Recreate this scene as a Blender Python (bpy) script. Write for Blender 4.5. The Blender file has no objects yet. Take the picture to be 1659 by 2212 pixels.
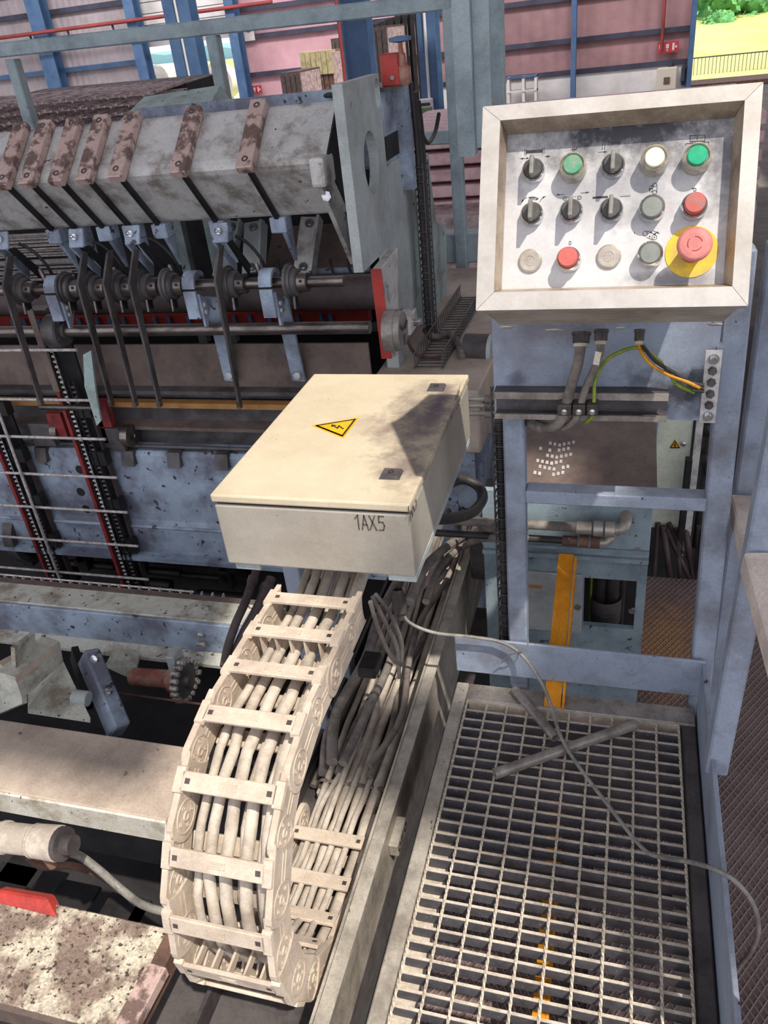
import bpy, math, random
from mathutils import Vector as V, Matrix
random.seed(7)
C = bpy.context.scene.collection
sc = bpy.context.scene
# ---------------------------------------------------------------- camera
FPX, CX, CY, HC = 1728.68, 829.5, 1106.0, 1.47      # focal length in pixels of a 1659x2212 frame, eye height above the grating
AX = (V((0.960280, 0.259863, -0.101657)), V((0.051487, -0.523066, -0.850736)), V((-0.274249, 0.811710, -0.515669)))
cam_d = bpy.data.cameras.new('camera'); cam = bpy.data.objects.new('camera', cam_d); C.objects.link(cam)
cam_d.sensor_fit = 'VERTICAL'; cam_d.sensor_height = 24.0; cam_d.lens = FPX * 24.0 / 2212.0
cam_d.clip_start = 0.05; cam_d.clip_end = 400
_r, _u, _b = AX[0], -AX[1], -AX[2]
cam.matrix_world = Matrix(((_r.x, _u.x, _b.x, 0), (_r.y, _u.y, _b.y, 0), (_r.z, _u.z, _b.z, HC), (0, 0, 0, 1)))
sc.camera = cam
# ---------------------------------------------------------------- sky, sun, exposure
w = bpy.data.worlds.new('sky'); sc.world = w; w.use_nodes = True
bg = w.node_tree.nodes['Background']; bg.inputs[0].default_value = (0.90, 0.92, 1.0, 1); bg.inputs[1].default_value = 1.2
sun_d = bpy.data.lights.new('sun', 'SUN'); sun = bpy.data.objects.new('sun', sun_d); C.objects.link(sun)
sun_d.energy = 4.7; sun_d.color = (1.0, 0.93, 0.82); sun_d.angle = math.radians(0.9)
SUN = V((0.37, -0.34, 0.87)).normalized()
# added fill lights, out of view, brightening the far wall
for i_ in range(6):
    ld = bpy.data.lights.new('wall_fill_light', 'AREA'); ld.shape = 'RECTANGLE'; ld.size = 3.0; ld.size_y = 1.2; ld.energy = 210; ld.color = (1.0, .95, .93)
    lo_ = bpy.data.objects.new('wall_fill_light', ld); C.objects.link(lo_); lo_.location = (-20 + 4.4 * i_, 24.5, 7.0); lo_.rotation_euler = (V((0, 5.5, -5.6)) * -1).to_track_quat('Z', 'Y').to_euler()
sun.rotation_euler = SUN.to_track_quat('Z', 'Y').to_euler(); sun.location = (6, -5, 14)
sc.view_settings.view_transform = 'Standard'; sc.view_settings.look = 'None'
sc.view_settings.exposure = 0.0; sc.view_settings.gamma = 1.0; sc.view_settings.use_curve_mapping = False
# ---------------------------------------------------------------- helpers
def at(px, py, ax, val):
    """the point of the real plane ax = val that a direction measured in the photograph meets"""
    d = AX[0] * (px - CX) + AX[1] * (py - CY) + AX[2] * FPX
    i = 'xyz'.index(ax); t = (val - (0, 0, HC)[i]) / d[i]
    return V((0, 0, HC)) + d * t
def smooth(pts, k=6):
    pts = [V(p) for p in pts]; out = []
    for i in range(len(pts) - 1):
        p0 = pts[max(i - 1, 0)]; p1 = pts[i]; p2 = pts[i + 1]; p3 = pts[min(i + 2, len(pts) - 1)]
        for j in range(k):
            t = j / k
            out.append(0.5 * (2 * p1 + (p2 - p0) * t + (2 * p0 - 5 * p1 + 4 * p2 - p3) * t * t + (3 * p1 - p0 - 3 * p2 + p3) * t ** 3))
    out.append(pts[-1]); return out
class MB:
    def __init__(s): s.v = []; s.f = []; s.s = []
    def add(s, vs, fs, sm=False):
        n = len(s.v); s.v += [V(p) for p in vs]; s.f += [tuple(i + n for i in f) for f in fs]; s.s += [sm] * len(fs); return s
    def hexa(s, p):
        return s.add(p, [(0, 3, 2, 1), (4, 5, 6, 7), (0, 1, 5, 4), (1, 2, 6, 5), (2, 3, 7, 6), (3, 0, 4, 7)])
    def box(s, x0, x1, y0, y1, z0, z1):
        return s.hexa([(x0, y0, z0), (x1, y0, z0), (x1, y1, z0), (x0, y1, z0), (x0, y0, z1), (x1, y0, z1), (x1, y1, z1), (x0, y1, z1)])
    def bar(s, a, b, w, h, up=(0, 0, 1)):
        a = V(a); b = V(b); d = (b - a).normalized(); up = V(up)
        sd = d.cross(up)
        if sd.length < 1e-4: sd = d.cross(V((0, 1, 0)))
        sd.normalize(); u = sd.cross(d)
        q = [sd * x * w / 2 + u * y * h / 2 for x, y in ((-1, -1), (1, -1), (1, 1), (-1, 1))]
        return s.hexa([a + o for o in q] + [b + o for o in q])
    def slab(s, q, th):
        """four corners (front face, seen from its outside counter-clockwise) and a thickness behind it"""
        q = [V(p) for p in q]; n = (q[1] - q[0]).cross(q[3] - q[0]).normalized()
        return s.hexa([p - n * th for p in q] + q)
    def prism(s, poly, ax, a0, a1):
        """polygon in the two other axes (y,z | x,z | x,y) extruded along ax"""
        def mk(p, a): return {'x': (a, p[0], p[1]), 'y': (p[0], a, p[1]), 'z': (p[0], p[1], a)}[ax]
        n = len(poly)
        return s.add([mk(p, a0) for p in poly] + [mk(p, a1) for p in poly],
                     [tuple(range(n))[::-1], tuple(range(n, 2 * n))] + [(i, (i + 1) % n, (i + 1) % n + n, i + n) for i in range(n)])
    def cyl(s, a, b, r0, r1=None, n=16, cap=True):
        a = V(a); b = V(b); r1 = r0 if r1 is None else r1; d = (b - a).normalized()
        x = d.orthogonal().normalized(); y = d.cross(x)
        c = [x * math.cos(2 * math.pi * i / n) + y * math.sin(2 * math.pi * i / n) for i in range(n)]
        k = len(s.v)
        s.add([a + p * r0 for p in c] + [b + p * r1 for p in c], [(i, (i + 1) % n, (i + 1) % n + n, i + n) for i in range(n)], True)
        if cap:
            s.add([a + p * r0 for p in c], [tuple(range(n))[::-1]]); s.add([b + p * r1 for p in c], [tuple(range(n))])
        return s
    def lathe(s, a, d, prof, n=20):
        """profile of (distance along d, radius) pairs"""
        a = V(a); d = V(d).normalized()
        for (h0, r0), (h1, r1) in zip(prof, prof[1:]):
            if abs(h1 - h0) < 1e-6 and min(r0, r1) < 1e-6:
                x = d.orthogonal().normalized(); y = d.cross(x); r = max(r0, r1)
                s.add([a + d * h0 + (x * math.cos(2 * math.pi * i / n) + y * math.sin(2 * math.pi * i / n)) * r for i in range(n)], [tuple(range(n))])
            else: s._ring(a, d, h0, r0, h1, r1, n)
        return s
    def _ring(s, a, d, h0, r0, h1, r1, n):
        x = d.orthogonal().normalized(); y = d.cross(x)
        c = [x * math.cos(2 * math.pi * i / n) + y * math.sin(2 * math.pi * i / n) for i in range(n)]
        s.add([a + d * h0 + p * r0 for p in c] + [a + d * h1 + p * r1 for p in c], [(i, (i + 1) % n, (i + 1) % n + n, i + n) for i in range(n)], True)
    def tube(s, pts, r, n=8, cap=True):
        pts = [V(p) for p in pts]; m = len(pts); rs = r if isinstance(r, list) else [r] * m
        t = [(pts[min(i + 1, m - 1)] - pts[max(i - 1, 0)]).normalized() for i in range(m)]
        x = t[0].orthogonal().normalized(); vs = []; fs = []
        for i in range(m):
            x = (x - t[i] * x.dot(t[i])).normalized(); y = t[i].cross(x)
            vs += [pts[i] + (x * math.cos(2 * math.pi * j / n) + y * math.sin(2 * math.pi * j / n)) * rs[i] for j in range(n)]
        for i in range(m - 1):
            fs += [(i * n + j, i * n + (j + 1) % n, (i + 1) * n + (j + 1) % n, (i + 1) * n + j) for j in range(n)]
        s.add(vs, fs, True)
        if cap: s.add(vs[:n], [tuple(range(n))[::-1]]); s.add(vs[-n:], [tuple(range(n))])
        return s
    def plate_holes(s, y0, y1, z0, z1, holes, x0, x1, n=28):
        """plate in the y-z plane, x0..x1 thick, one round hole in each horizontal band; holes = [(y, z, ry, rz)] from low to high"""
        zs = [z0] + [(a[1] + b[1]) / 2 for a, b in zip(holes, holes[1:])] + [z1]
        for k, (hy, hz, ry, rz) in enumerate(holes):
            b0, b1 = zs[k], zs[k + 1]; inn = []; out = []
            for i in range(n):
                a = 2 * math.pi * i / n; c, q = math.cos(a), math.sin(a)
                inn.append((hy + ry * c, hz + rz * q))
                m = min(((y1 - hy) / c if c > 1e-6 else (y0 - hy) / c if c < -1e-6 else 1e9), ((b1 - hz) / q if q > 1e-6 else (b0 - hz) / q if q < -1e-6 else 1e9))
                out.append((hy + m * c, hz + m * q))
            for (cy, cz) in ((y0, b0), (y1, b0), (y0, b1), (y1, b1)):
                j = min(range(n), key=lambda i: (out[i][0] - cy) ** 2 + (out[i][1] - cz) ** 2); out[j] = (cy, cz)
            for i in range(n):
                j = (i + 1) % n
                p = [(x, *c) for x in (x0, x1) for c in (inn[i], inn[j], out[j], out[i])]
                s.add(p, [(0, 1, 2, 3), (7, 6, 5, 4), (0, 4, 5, 1), (2, 6, 7, 3)])
        return s
    def stroke(s, pts, wd, nrm, th=0.0006):
        nrm = V(nrm)
        for a, b in zip(pts, pts[1:]):
            a = V(a); b = V(b)
            if (b - a).length < 1e-6: continue
            d = (b - a).normalized() * wd * 0.4
            s.bar(a - d + nrm * th / 2, b + d + nrm * th / 2, wd, th, nrm)
        return s
WL = {}
def obj(name, mb, m, parent=None, bevel=0, seg=1, kind=None):
    me = bpy.data.meshes.new(name)
    lo = V((min(p[i] for p in mb.v) for i in range(3))); hi = V((max(p[i] for p in mb.v) for i in range(3)))
    c = (lo + hi) / 2
    me.from_pydata([p - c for p in mb.v], [], mb.f); me.polygons.foreach_set('use_smooth', mb.s); me.update()
    me.materials.append(m)
    o = bpy.data.objects.new(name, me); C.objects.link(o); WL[o.name] = c
    if parent is not None: o.parent = parent; o.location = c - WL[parent.name]
    else: o.location = c
    if bevel:
        b = o.modifiers.new('bevel', 'BEVEL'); b.width = bevel; b.segments = seg; b.limit_method = 'ANGLE'; b.angle_limit = 0.6
    if kind: o['kind'] = kind
    return o
def thing(name, label, cat, loc=(0, 0, 0), group=None):
    o = bpy.data.objects.new(name, None); C.objects.link(o); o.location = loc; WL[o.name] = V(loc); o.empty_display_size = 0.05
    return tag(o, label, cat, group)
def tag(o, label, cat, group=None):
    o['label'] = label; o['category'] = cat
    if group: o['group'] = group
    return o
def solo(name, mb, m, label, cat, group=None, bevel=0): return tag(obj(name, mb, m, None, bevel), label, cat, group)
def struct(name, mb, m, bevel=0): return obj(name, mb, m, None, bevel, 1, 'structure')
def copy_tree(o, delta, parent=None):
    c = o.copy(); C.objects.link(c); WL[c.name] = WL[o.name] + V(delta)
    if parent is None: c.location = o.location + V(delta)
    else: c.parent = parent
    for ch in o.children: copy_tree(ch, delta, c)
    return c
# ---------------------------------------------------------------- materials
def lin(c): return tuple((x / 255 / 12.92 if x / 255 <= .04045 else ((x / 255 + .055) / 1.055) ** 2.4) for x in c) + (1,)
def mat(name, c, c2=None, sc_=6, lo=.45, hi=.62, rough=.6, metal=0.0, bump=.12, chip=None, chips=.66, csc=45, stretch=(1, 1, 1), coat=0, grain=.13):
    m = bpy.data.materials.new(name); m.use_nodes = True; nt = m.node_tree; N = nt.nodes; L = nt.links
    p = N['Principled BSDF']; p.inputs['Roughness'].default_value = rough; p.inputs['Metallic'].default_value = metal
    tc = N.new('ShaderNodeTexCoord'); oi = N.new('ShaderNodeObjectInfo'); mp = N.new('ShaderNodeMapping'); mp.inputs['Scale'].default_value = stretch
    L.new(tc.outputs['Object'], mp.inputs['Vector'])
    ad = N.new('ShaderNodeVectorMath'); ad.operation = 'MULTIPLY_ADD'; ad.inputs[1].default_value = (1, 1, 1)
    cmb = N.new('ShaderNodeMath'); cmb.operation = 'MULTIPLY'; cmb.inputs[1].default_value = 17.0; L.new(oi.outputs['Random'], cmb.inputs[0])
    L.new(mp.outputs[0], ad.inputs[0]); L.new(cmb.outputs[0], ad.inputs[2]); vec = ad.outputs[0]
    n1 = N.new('ShaderNodeTexNoise'); n1.inputs['Scale'].default_value = sc_; n1.inputs['Detail'].default_value = 7; n1.inputs['Roughness'].default_value = .66
    L.new(vec, n1.inputs['Vector'])
    r1 = N.new('ShaderNodeValToRGB'); r1.color_ramp.elements[0].position = lo; r1.color_ramp.elements[1].position = hi
    r1.color_ramp.elements[0].color = lin(c); r1.color_ramp.elements[1].color = lin(c2 or c); L.new(n1.outputs['Fac'], r1.inputs[0]); col = r1.outputs[0]
    n2 = N.new('ShaderNodeTexNoise'); n2.inputs['Scale'].default_value = csc; n2.inputs['Detail'].default_value = 4; n2.inputs['Roughness'].default_value = .6; L.new(vec, n2.inputs['Vector'])
    if chip:
        r2 = N.new('ShaderNodeValToRGB'); r2.color_ramp.elements[0].position = chips; r2.color_ramp.elements[1].position = chips + .03
        r2.color_ramp.elements[0].color = (0, 0, 0, 1); r2.color_ramp.elements[1].color = (1, 1, 1, 1); L.new(n2.outputs['Fac'], r2.inputs[0])
        mx = N.new('ShaderNodeMix'); mx.data_type = 'RGBA'; L.new(r2.outputs[0], mx.inputs[0]); L.new(col, mx.inputs[6]); mx.inputs[7].default_value = lin(chip); col = mx.outputs[2]
    if grain:
        n3 = N.new('ShaderNodeTexNoise'); n3.inputs['Scale'].default_value = 210; n3.inputs['Detail'].default_value = 3; L.new(vec, n3.inputs['Vector'])
        n4 = N.new('ShaderNodeTexNoise'); n4.inputs['Scale'].default_value = 3.2 * sc_; n4.inputs['Detail'].default_value = 5; n4.inputs['Roughness'].default_value = .7; L.new(vec, n4.inputs['Vector'])
        sm = N.new('ShaderNodeMath'); sm.operation = 'ADD'; L.new(n3.outputs['Fac'], sm.inputs[0]); L.new(n4.outputs['Fac'], sm.inputs[1])
        mr = N.new('ShaderNodeMapRange'); mr.inputs['From Min'].default_value = .7; mr.inputs['From Max'].default_value = 1.3; mr.inputs['To Min'].default_value = 1 - grain * 1.5; mr.inputs['To Max'].default_value = 1 + grain; L.new(sm.outputs[0], mr.inputs['Value'])
        vs = N.new('ShaderNodeVectorMath'); vs.operation = 'SCALE'; L.new(col, vs.inputs[0]); L.new(mr.outputs[0], vs.inputs['Scale']); col = vs.outputs[0]
    L.new(col, p.inputs['Base Color'])
    if bump:
        b = N.new('ShaderNodeBump'); b.inputs['Strength'].default_value = bump; b.inputs['Distance'].default_value = .004; L.new(n2.outputs['Fac'], b.inputs['Height']); L.new(b.outputs[0], p.inputs['Normal'])
    if coat: p.inputs['Coat Weight'].default_value = coat
    m['col_socket'] = 1
    return m
M = {}
def dm(k, *a, **kw): M[k] = mat(k, *a, **kw)
dm('blue_paint', (152, 163, 182), (116, 118, 128), 7, .45, .7, .55, chip=(60, 58, 62), chips=.69, csc=38, grain=0.09)
dm('rail_blue', (160, 175, 180), (126, 138, 146), 6, .45, .7, .5, chip=(66, 68, 70), chips=.72, csc=30)
dm('machine_blue', (166, 182, 202), (116, 118, 134), 5, .42, .62, .6, chip=(66, 62, 70), chips=.63, csc=26)
dm('pale_paint', (180, 188, 188), (142, 146, 148), 4, .42, .7, .55, chip=(70, 66, 62), chips=.71, csc=24)
dm('green_grey_paint', (168, 186, 184), (128, 132, 128), 6, .45, .65, .6, chip=(72, 68, 60), chips=.66, csc=22)
dm('white_paint', (205, 205, 194), (150, 140, 124), 9, .48, .64, .6, chip=(96, 84, 70), chips=.64, csc=40)
dm('light_steel', (206, 204, 202), (146, 136, 130), 9, .48, .64, .5, .1, chip=(86, 78, 74), chips=.68, csc=26)
dm('beam_side', (162, 154, 144), (140, 132, 124), 3, .4, .7, .6, 0, chip=(100, 92, 86), chips=.74, csc=20)
dm('clamp_steel', (208, 180, 172), (124, 101, 95), 16, .48, .56, .5, .2, chip=(84, 70, 66), chips=.68, csc=60)
dm('dark_steel', (98, 94, 95), (68, 63, 64), 8, .42, .62, .5, .15, chip=(120, 114, 112), chips=.74, csc=50)
dm('black_steel', (52, 50, 52), (34, 33, 35), 9, .42, .62, .5, .3)
dm('black_and_shade', (44, 41, 43), (26, 24, 26), 6, .42, .62, .8)  # near-black for black parts, and for shade painted into hollows and gaps
dm('shaft_steel', (140, 130, 126), (92, 84, 82), 14, .42, .6, .3, .75, bump=.03, stretch=(.3, 1, 1))
dm('brown_sheet', (126, 110, 102), (90, 76, 74), 5, .42, .66, .55, .15, chip=(62, 54, 52), chips=.7, csc=26)
dm('rust', (120, 88, 74), (84, 62, 56), 9, .42, .62, .8, chip=(170, 120, 74), chips=.66, csc=40)
dm('orange_paint', (238, 156, 30), (206, 126, 22), 8, .45, .7, .45, chip=(90, 62, 30), chips=.7, csc=50)
dm('amber_strip', (178, 130, 78), (156, 108, 58), 9, .45, .65, .5)
dm('red_paint', (182, 58, 50), (140, 46, 44), 10, .45, .66, .5, chip=(70, 50, 48), chips=.68, csc=50)
dm('chain_red', (150, 50, 52), (112, 40, 42), 14, .42, .6, .55, chip=(56, 40, 40), chips=.64, csc=40)
dm('chain_link', (206, 198, 190), (120, 112, 108), 60, .42, .6, .35, .2)
dm('wire', (214, 206, 204), (170, 160, 158), 60, .42, .6, .4, .1, bump=.3, csc=260)
dm('dust_plastic', (208, 192, 175), (184, 168, 152), 12, .42, .62, .85, chip=(222, 212, 200), chips=.7, csc=160, grain=0.09)
dm('dust_cable', (208, 196, 182), (172, 160, 148), 14, .42, .6, .8, chip=(222, 214, 204), chips=.68, csc=170, grain=0.09)
dm('grey_cable', (140, 131, 124), (104, 96, 92), 14, .42, .6, .7, chip=(180, 172, 162), chips=.7, csc=120)
dm('black_rubber', (46, 43, 44), (66, 60, 58), 16, .45, .65, .55)
dm('hose_brown', (84, 70, 70), (66, 54, 55), 12, .45, .65, .6)
dm('cord_grey', (150, 146, 140), (112, 108, 104), 20, .42, .62, .45)
dm('galvanised', (196, 188, 176), (150, 142, 132), 12, .4, .64, .5, .25, chip=(112, 104, 96), chips=.67, csc=60)
dm('galvanised_bar', (214, 202, 186), (176, 164, 150), 30, .4, .64, .6, .1, chip=(226, 214, 196), chips=.62, csc=120)
dm('grating_bar', (104, 104, 112), (80, 78, 84), 20, .4, .64, .6, .1, chip=(206, 192, 172), chips=.68, csc=140)
dm('dark_frame', (92, 86, 86), (62, 56, 58), 8, .42, .62, .6, .1, chip=(120, 110, 106), chips=.7, csc=50)
dm('tube_steel', (168, 160, 154), (128, 120, 114), 16, .42, .62, .32, .25, bump=.1, csc=70)
dm('stainless', (200, 194, 188), (180, 172, 164), 14, .4, .66, .38, .3, bump=.03, chip=(160, 148, 138), chips=.75, csc=60, grain=0.04)
dm('stainless_in', (206, 196, 178), (160, 148, 130), 14, .4, .66, .45, .3, bump=.03, chip=(120, 104, 92), chips=.7, csc=40, grain=0.05)
dm('chrome', (225, 225, 228), (190, 190, 195), 20, .4, .6, .18, .9, bump=0, grain=.06)
dm('plug_steel', (186, 178, 168), (160, 150, 140), 24, .42, .62, .4, .4, bump=.05, grain=0.05)
dm('knob_black', (82, 82, 82), (58, 58, 58), 30, .42, .62, .5, bump=.05, grain=0.05)
dm('lever_grey', (140, 136, 128), (116, 112, 106), 60, .42, .62, .5, bump=.05)
dm('green_cap', (14, 168, 120), (20, 150, 110), 60, .45, .65, .35, bump=0, grain=.06)
dm('green_dusty', (60, 150, 112), (120, 146, 124), 70, .4, .6, .6, bump=.05, grain=0.08)
dm('clear_ring', (172, 164, 148), (140, 132, 118), 60, .42, .6, .25, bump=0, coat=.5)
dm('white_cap', (226, 218, 202), (212, 204, 188), 60, .45, .65, .4, bump=0, grain=.06)
dm('grey_cap', (128, 132, 126), (116, 120, 114), 60, .45, .65, .5, bump=.03, grain=0.04)
dm('red_cap', (200, 98, 90), (188, 92, 84), 60, .45, .65, .45, bump=0, grain=.06)
dm('red_dusty', (186, 88, 82), (150, 108, 100), 50, .46, .6, .5, bump=0, grain=0.04)
dm('mushroom_top', (206, 130, 124), (190, 112, 108), 30, .42, .62, .5, bump=.03, grain=0.04)
dm('mushroom_red', (176, 44, 42), (150, 40, 38), 30, .42, .62, .4, bump=0)
dm('yellow_disc', (232, 194, 40), (196, 170, 80), 34, .42, .6, .45, bump=0, chip=(120, 106, 80), chips=.66, csc=60, grain=0.05)
dm('ink', (34, 33, 36), (58, 56, 58), 90, .42, .62, .7, bump=0, grain=.06)
dm('pencil', (92, 84, 76), (70, 64, 60), 90, .42, .62, .8, bump=0)
dm('warn_yellow', (246, 184, 24), (232, 166, 20), 40, .45, .65, .45, bump=0, grain=.06)
dm('gland_black', (58, 52, 50), (84, 76, 70), 40, .45, .65, .5)
dm('cream', (206, 197, 178), (190, 180, 160), 5, .42, .7, .5, chip=(168, 154, 134), chips=.72, csc=60, grain=0.05)
dm('cream_pale', (216, 222, 202), (196, 200, 186), 6, .42, .7, .5)
dm('yellow_green', (156, 160, 40), (108, 140, 50), 40, .45, .6, .5)
dm('orange_wire', (224, 160, 40), (196, 130, 40), 40, .45, .6, .5)
dm('green_paint', (104, 128, 82), (84, 104, 66), 8, .42, .64, .6)
dm('hall_blue', (84, 114, 152), (66, 96, 136), 2, .42, .64, .55, bump=.03, grain=.06)
dm('girt', (70, 72, 92), (50, 48, 60), 1, .42, .64, .7, bump=0, grain=.06)
dm('pipe_red', (160, 70, 66), (130, 56, 54), 1, .42, .64, .6, bump=0, grain=.06)
dm('hall_white', (236, 232, 230), (214, 208, 206), 1, .42, .64, .7, bump=0, grain=.06)
dm('concrete', (112, 104, 100), (86, 80, 78), 1.5, .42, .64, .9, bump=.2)
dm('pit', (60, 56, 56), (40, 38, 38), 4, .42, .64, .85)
dm('mesh_wire', (206, 184, 184), (140, 122, 122), 10, .42, .64, .6, .1)
dm('pale_timber', (196, 184, 140), (160, 146, 110), 6, .42, .64, .8)
dm('sign_red', (206, 62, 70), (190, 56, 64), 2, .42, .64, .5, bump=0, grain=.06)
dm('grass', (206, 202, 132), (168, 186, 100), .15, .42, .64, .95, bump=0, grain=.06)
dm('leaf', (112, 176, 104), (72, 138, 84), 2, .42, .64, .8, bump=0)
dm('bark', (90, 76, 62), (70, 58, 48), 6, .42, .64, .9)
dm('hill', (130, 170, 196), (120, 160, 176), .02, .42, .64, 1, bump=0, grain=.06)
def sheet(name, c, c2, wl, axis='X', depth=.03, stain=None):
    """ribbed cladding: fine relief on a real wall, too far away to pick ribs apart"""
    m = mat(name, c, c2, .5, .4, .68, .7, bump=0); nt = m.node_tree; N = nt.nodes; L = nt.links
    tc = N.new('ShaderNodeTexCoord'); wv = N.new('ShaderNodeTexWave'); wv.bands_direction = axis; wv.inputs['Scale'].default_value = wl; wv.inputs['Distortion'].default_value = 0
    L.new(tc.outputs['Object'], wv.inputs['Vector']); b = N.new('ShaderNodeBump'); b.inputs['Strength'].default_value = .7; b.inputs['Distance'].default_value = depth
    L.new(wv.outputs['Fac'], b.inputs['Height']); L.new(b.outputs[0], N['Principled BSDF'].inputs['Normal']); return m
M['clad_grey'] = sheet('clad_grey', (182, 170, 174), (154, 142, 148), 1.2)
M['clad_pink'] = sheet('clad_pink', (236, 184, 192), (210, 160, 168), .35)
dm('table_dust', (196, 179, 164), (166, 150, 138), 5, .42, .64, .6, .05, chip=(92, 80, 76), chips=.7, csc=30)
dm('rail_lit', (222, 208, 198), (196, 180, 170), 10, .42, .64, .6, chip=(150, 138, 130), chips=.7, csc=50)  # pale tone painted in for sunlight on the handrails
dm('frame_return_shade', (176, 160, 140), (128, 112, 98), 10, .42, .62, .45, .2, bump=.03, chip=(90, 76, 66), chips=.7, csc=40)  # stainless painted darker, as the shade inside the frame's recess
dm('worn_cream', (204, 193, 174), (136, 118, 107), 11, .44, .54, .6, chip=(78, 64, 60), chips=.58, csc=80, grain=.35)
dm('cream_body', (172, 165, 154), (158, 150, 138), 8, .42, .7, .5, chip=(112, 98, 84), chips=.69, csc=70, grain=.06)
dm('unit_blue', (150, 168, 178), (110, 124, 134), 6, .42, .66, .55, chip=(62, 66, 70), chips=.66, csc=34)
dm('pile_pink', (228, 192, 194), (196, 160, 164), 6, .42, .64, .7)
dm('rust_dust', (172, 132, 118), (150, 84, 70), 14, .45, .6, .7)
dm('white_plate', (216, 212, 200), (166, 154, 136), 9, .5, .66, .6, chip=(96, 84, 70), chips=.66, csc=60)
M['clad_mauve'] = sheet('clad_mauve', (182, 140, 142), (150, 116, 119), .8)
def treadplate(name, c, c2, cl):
    m = mat(name, c, c2, 5, .42, .64, .65, .1, bump=0, chip=(150, 112, 82), chips=.68, csc=18); nt = m.node_tree; N = nt.nodes; L = nt.links
    tc = N.new('ShaderNodeTexCoord'); hs = []
    for a in (33, -33):
        mp = N.new('ShaderNodeMapping'); mp.inputs['Rotation'].default_value = (0, 0, math.radians(a)); L.new(tc.outputs['Object'], mp.inputs[0])
        wv = N.new('ShaderNodeTexWave'); wv.bands_direction = 'X'; wv.inputs['Scale'].default_value = 19; L.new(mp.outputs[0], wv.inputs[0]); hs.append(wv.outputs['Fac'])
    mx = N.new('ShaderNodeMath'); mx.operation = 'MAXIMUM'; L.new(hs[0], mx.inputs[0]); L.new(hs[1], mx.inputs[1])
    pw = N.new('ShaderNodeMath'); pw.operation = 'POWER'; pw.inputs[1].default_value = 8; L.new(mx.outputs[0], pw.inputs[0])
    p = N['Principled BSDF']; src = p.inputs['Base Color'].links[0].from_socket
    mc = N.new('ShaderNodeMix'); mc.data_type = 'RGBA'; L.new(pw.outputs[0], mc.inputs[0]); L.new(src, mc.inputs[6]); mc.inputs[7].default_value = lin(cl); L.new(mc.outputs[2], p.inputs['Base Color'])
    b = N.new('ShaderNodeBump'); b.inputs['Strength'].default_value = .8; b.inputs['Distance'].default_value = .004; L.new(pw.outputs[0], b.inputs['Height']); L.new(b.outputs[0], p.inputs['Normal']); return m
M['tread_brown'] = treadplate('tread_brown', (132, 112, 110), (104, 86, 87), (160, 140, 134))
def stained(name, base, spots, c_st, sc_=14, m=None):
    """paint with stains of their own: spots = (centre in object coordinates, radius)"""
    m = m or mat(name, *base[:2], 6, .42, .7, .5, bump=.05, chip=(150, 138, 120), chips=.72, csc=70, grain=.05); nt = m.node_tree; N = nt.nodes; L = nt.links
    tc = N.new('ShaderNodeTexCoord'); nz = N.new('ShaderNodeTexNoise'); nz.inputs['Scale'].default_value = sc_; nz.inputs['Detail'].default_value = 8; nz.inputs['Roughness'].default_value = .7
    L.new(tc.outputs['Object'], nz.inputs['Vector']); p = N['Principled BSDF']; col = p.inputs['Base Color'].links[0].from_socket
    for (cx, cy, cz, rx, ry, rz, k, cs) in spots:
        sb = N.new('ShaderNodeVectorMath'); sb.operation = 'SUBTRACT'; sb.inputs[1].default_value = (cx, cy, cz); L.new(tc.outputs['Object'], sb.inputs[0])
        dv = N.new('ShaderNodeVectorMath'); dv.operation = 'DIVIDE'; dv.inputs[1].default_value = (rx, ry, rz); L.new(sb.outputs[0], dv.inputs[0])
        ln = N.new('ShaderNodeVectorMath'); ln.operation = 'LENGTH'; L.new(dv.outputs[0], ln.inputs[0])
        a = N.new('ShaderNodeMath'); a.operation = 'MULTIPLY_ADD'; L.new(nz.outputs['Fac'], a.inputs[0]); a.inputs[1].default_value = -2.4; L.new(ln.outputs['Value'], a.inputs[2])
        mr = N.new('ShaderNodeMapRange'); mr.inputs['From Min'].default_value = -.95; mr.inputs['From Max'].default_value = .05; mr.inputs['To Min'].default_value = k; mr.inputs['To Max'].default_value = 0; L.new(a.outputs[0], mr.inputs['Value'])
        mx = N.new('ShaderNodeMix'); mx.data_type = 'RGBA'; L.new(mr.outputs[0], mx.inputs[0]); L.new(col, mx.inputs[6]); mx.inputs[7].default_value = lin(cs); col = mx.outputs[2]
    L.new(col, p.inputs['Base Color']); return m
# ---------------------------------------------------------------- hall shell
zf = -1.25
def wx(px, py=0): return at(px, py, 'y', 30).x
zw = at(1330, 147, 'y', 29.9).z
xL0, xL1 = wx(306, 130), wx(508, 150); zdoor = at(340, 100, 'y', 30).z; zbot = zf
struct('floor', MB().box(-40, 12, 3.4, 30.2, zf - .2, zf), M['concrete'])
struct('floor', MB().box(-40, 12, -8, 3.4, zf - .2, zf), M['pit'])
struct('wall_back', MB().box(-40, xL0, 30, 30.2, zf, 8), M['clad_grey'])
struct('wall_back', MB().box(xL1, wx(935, 0), 30, 30.2, zw - .3, 8), M['clad_pink'])
struct('wall_back', MB().box(wx(935, 0), 1.62, 30, 30.2, zw - .3, 8), M['clad_mauve'])
struct('wall_back', MB().box(xL1, 1.62, 29.9, 30.2, zf, zw), M['hall_white'])
struct('wall_back', MB().box(xL0, xL1, 30, 30.2, zdoor + 1.7, 8), M['clad_grey'])
struct('wall_right', MB().box(6.0, 6.2, 3.2, 30, zf, 8), M['clad_grey'])
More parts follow.
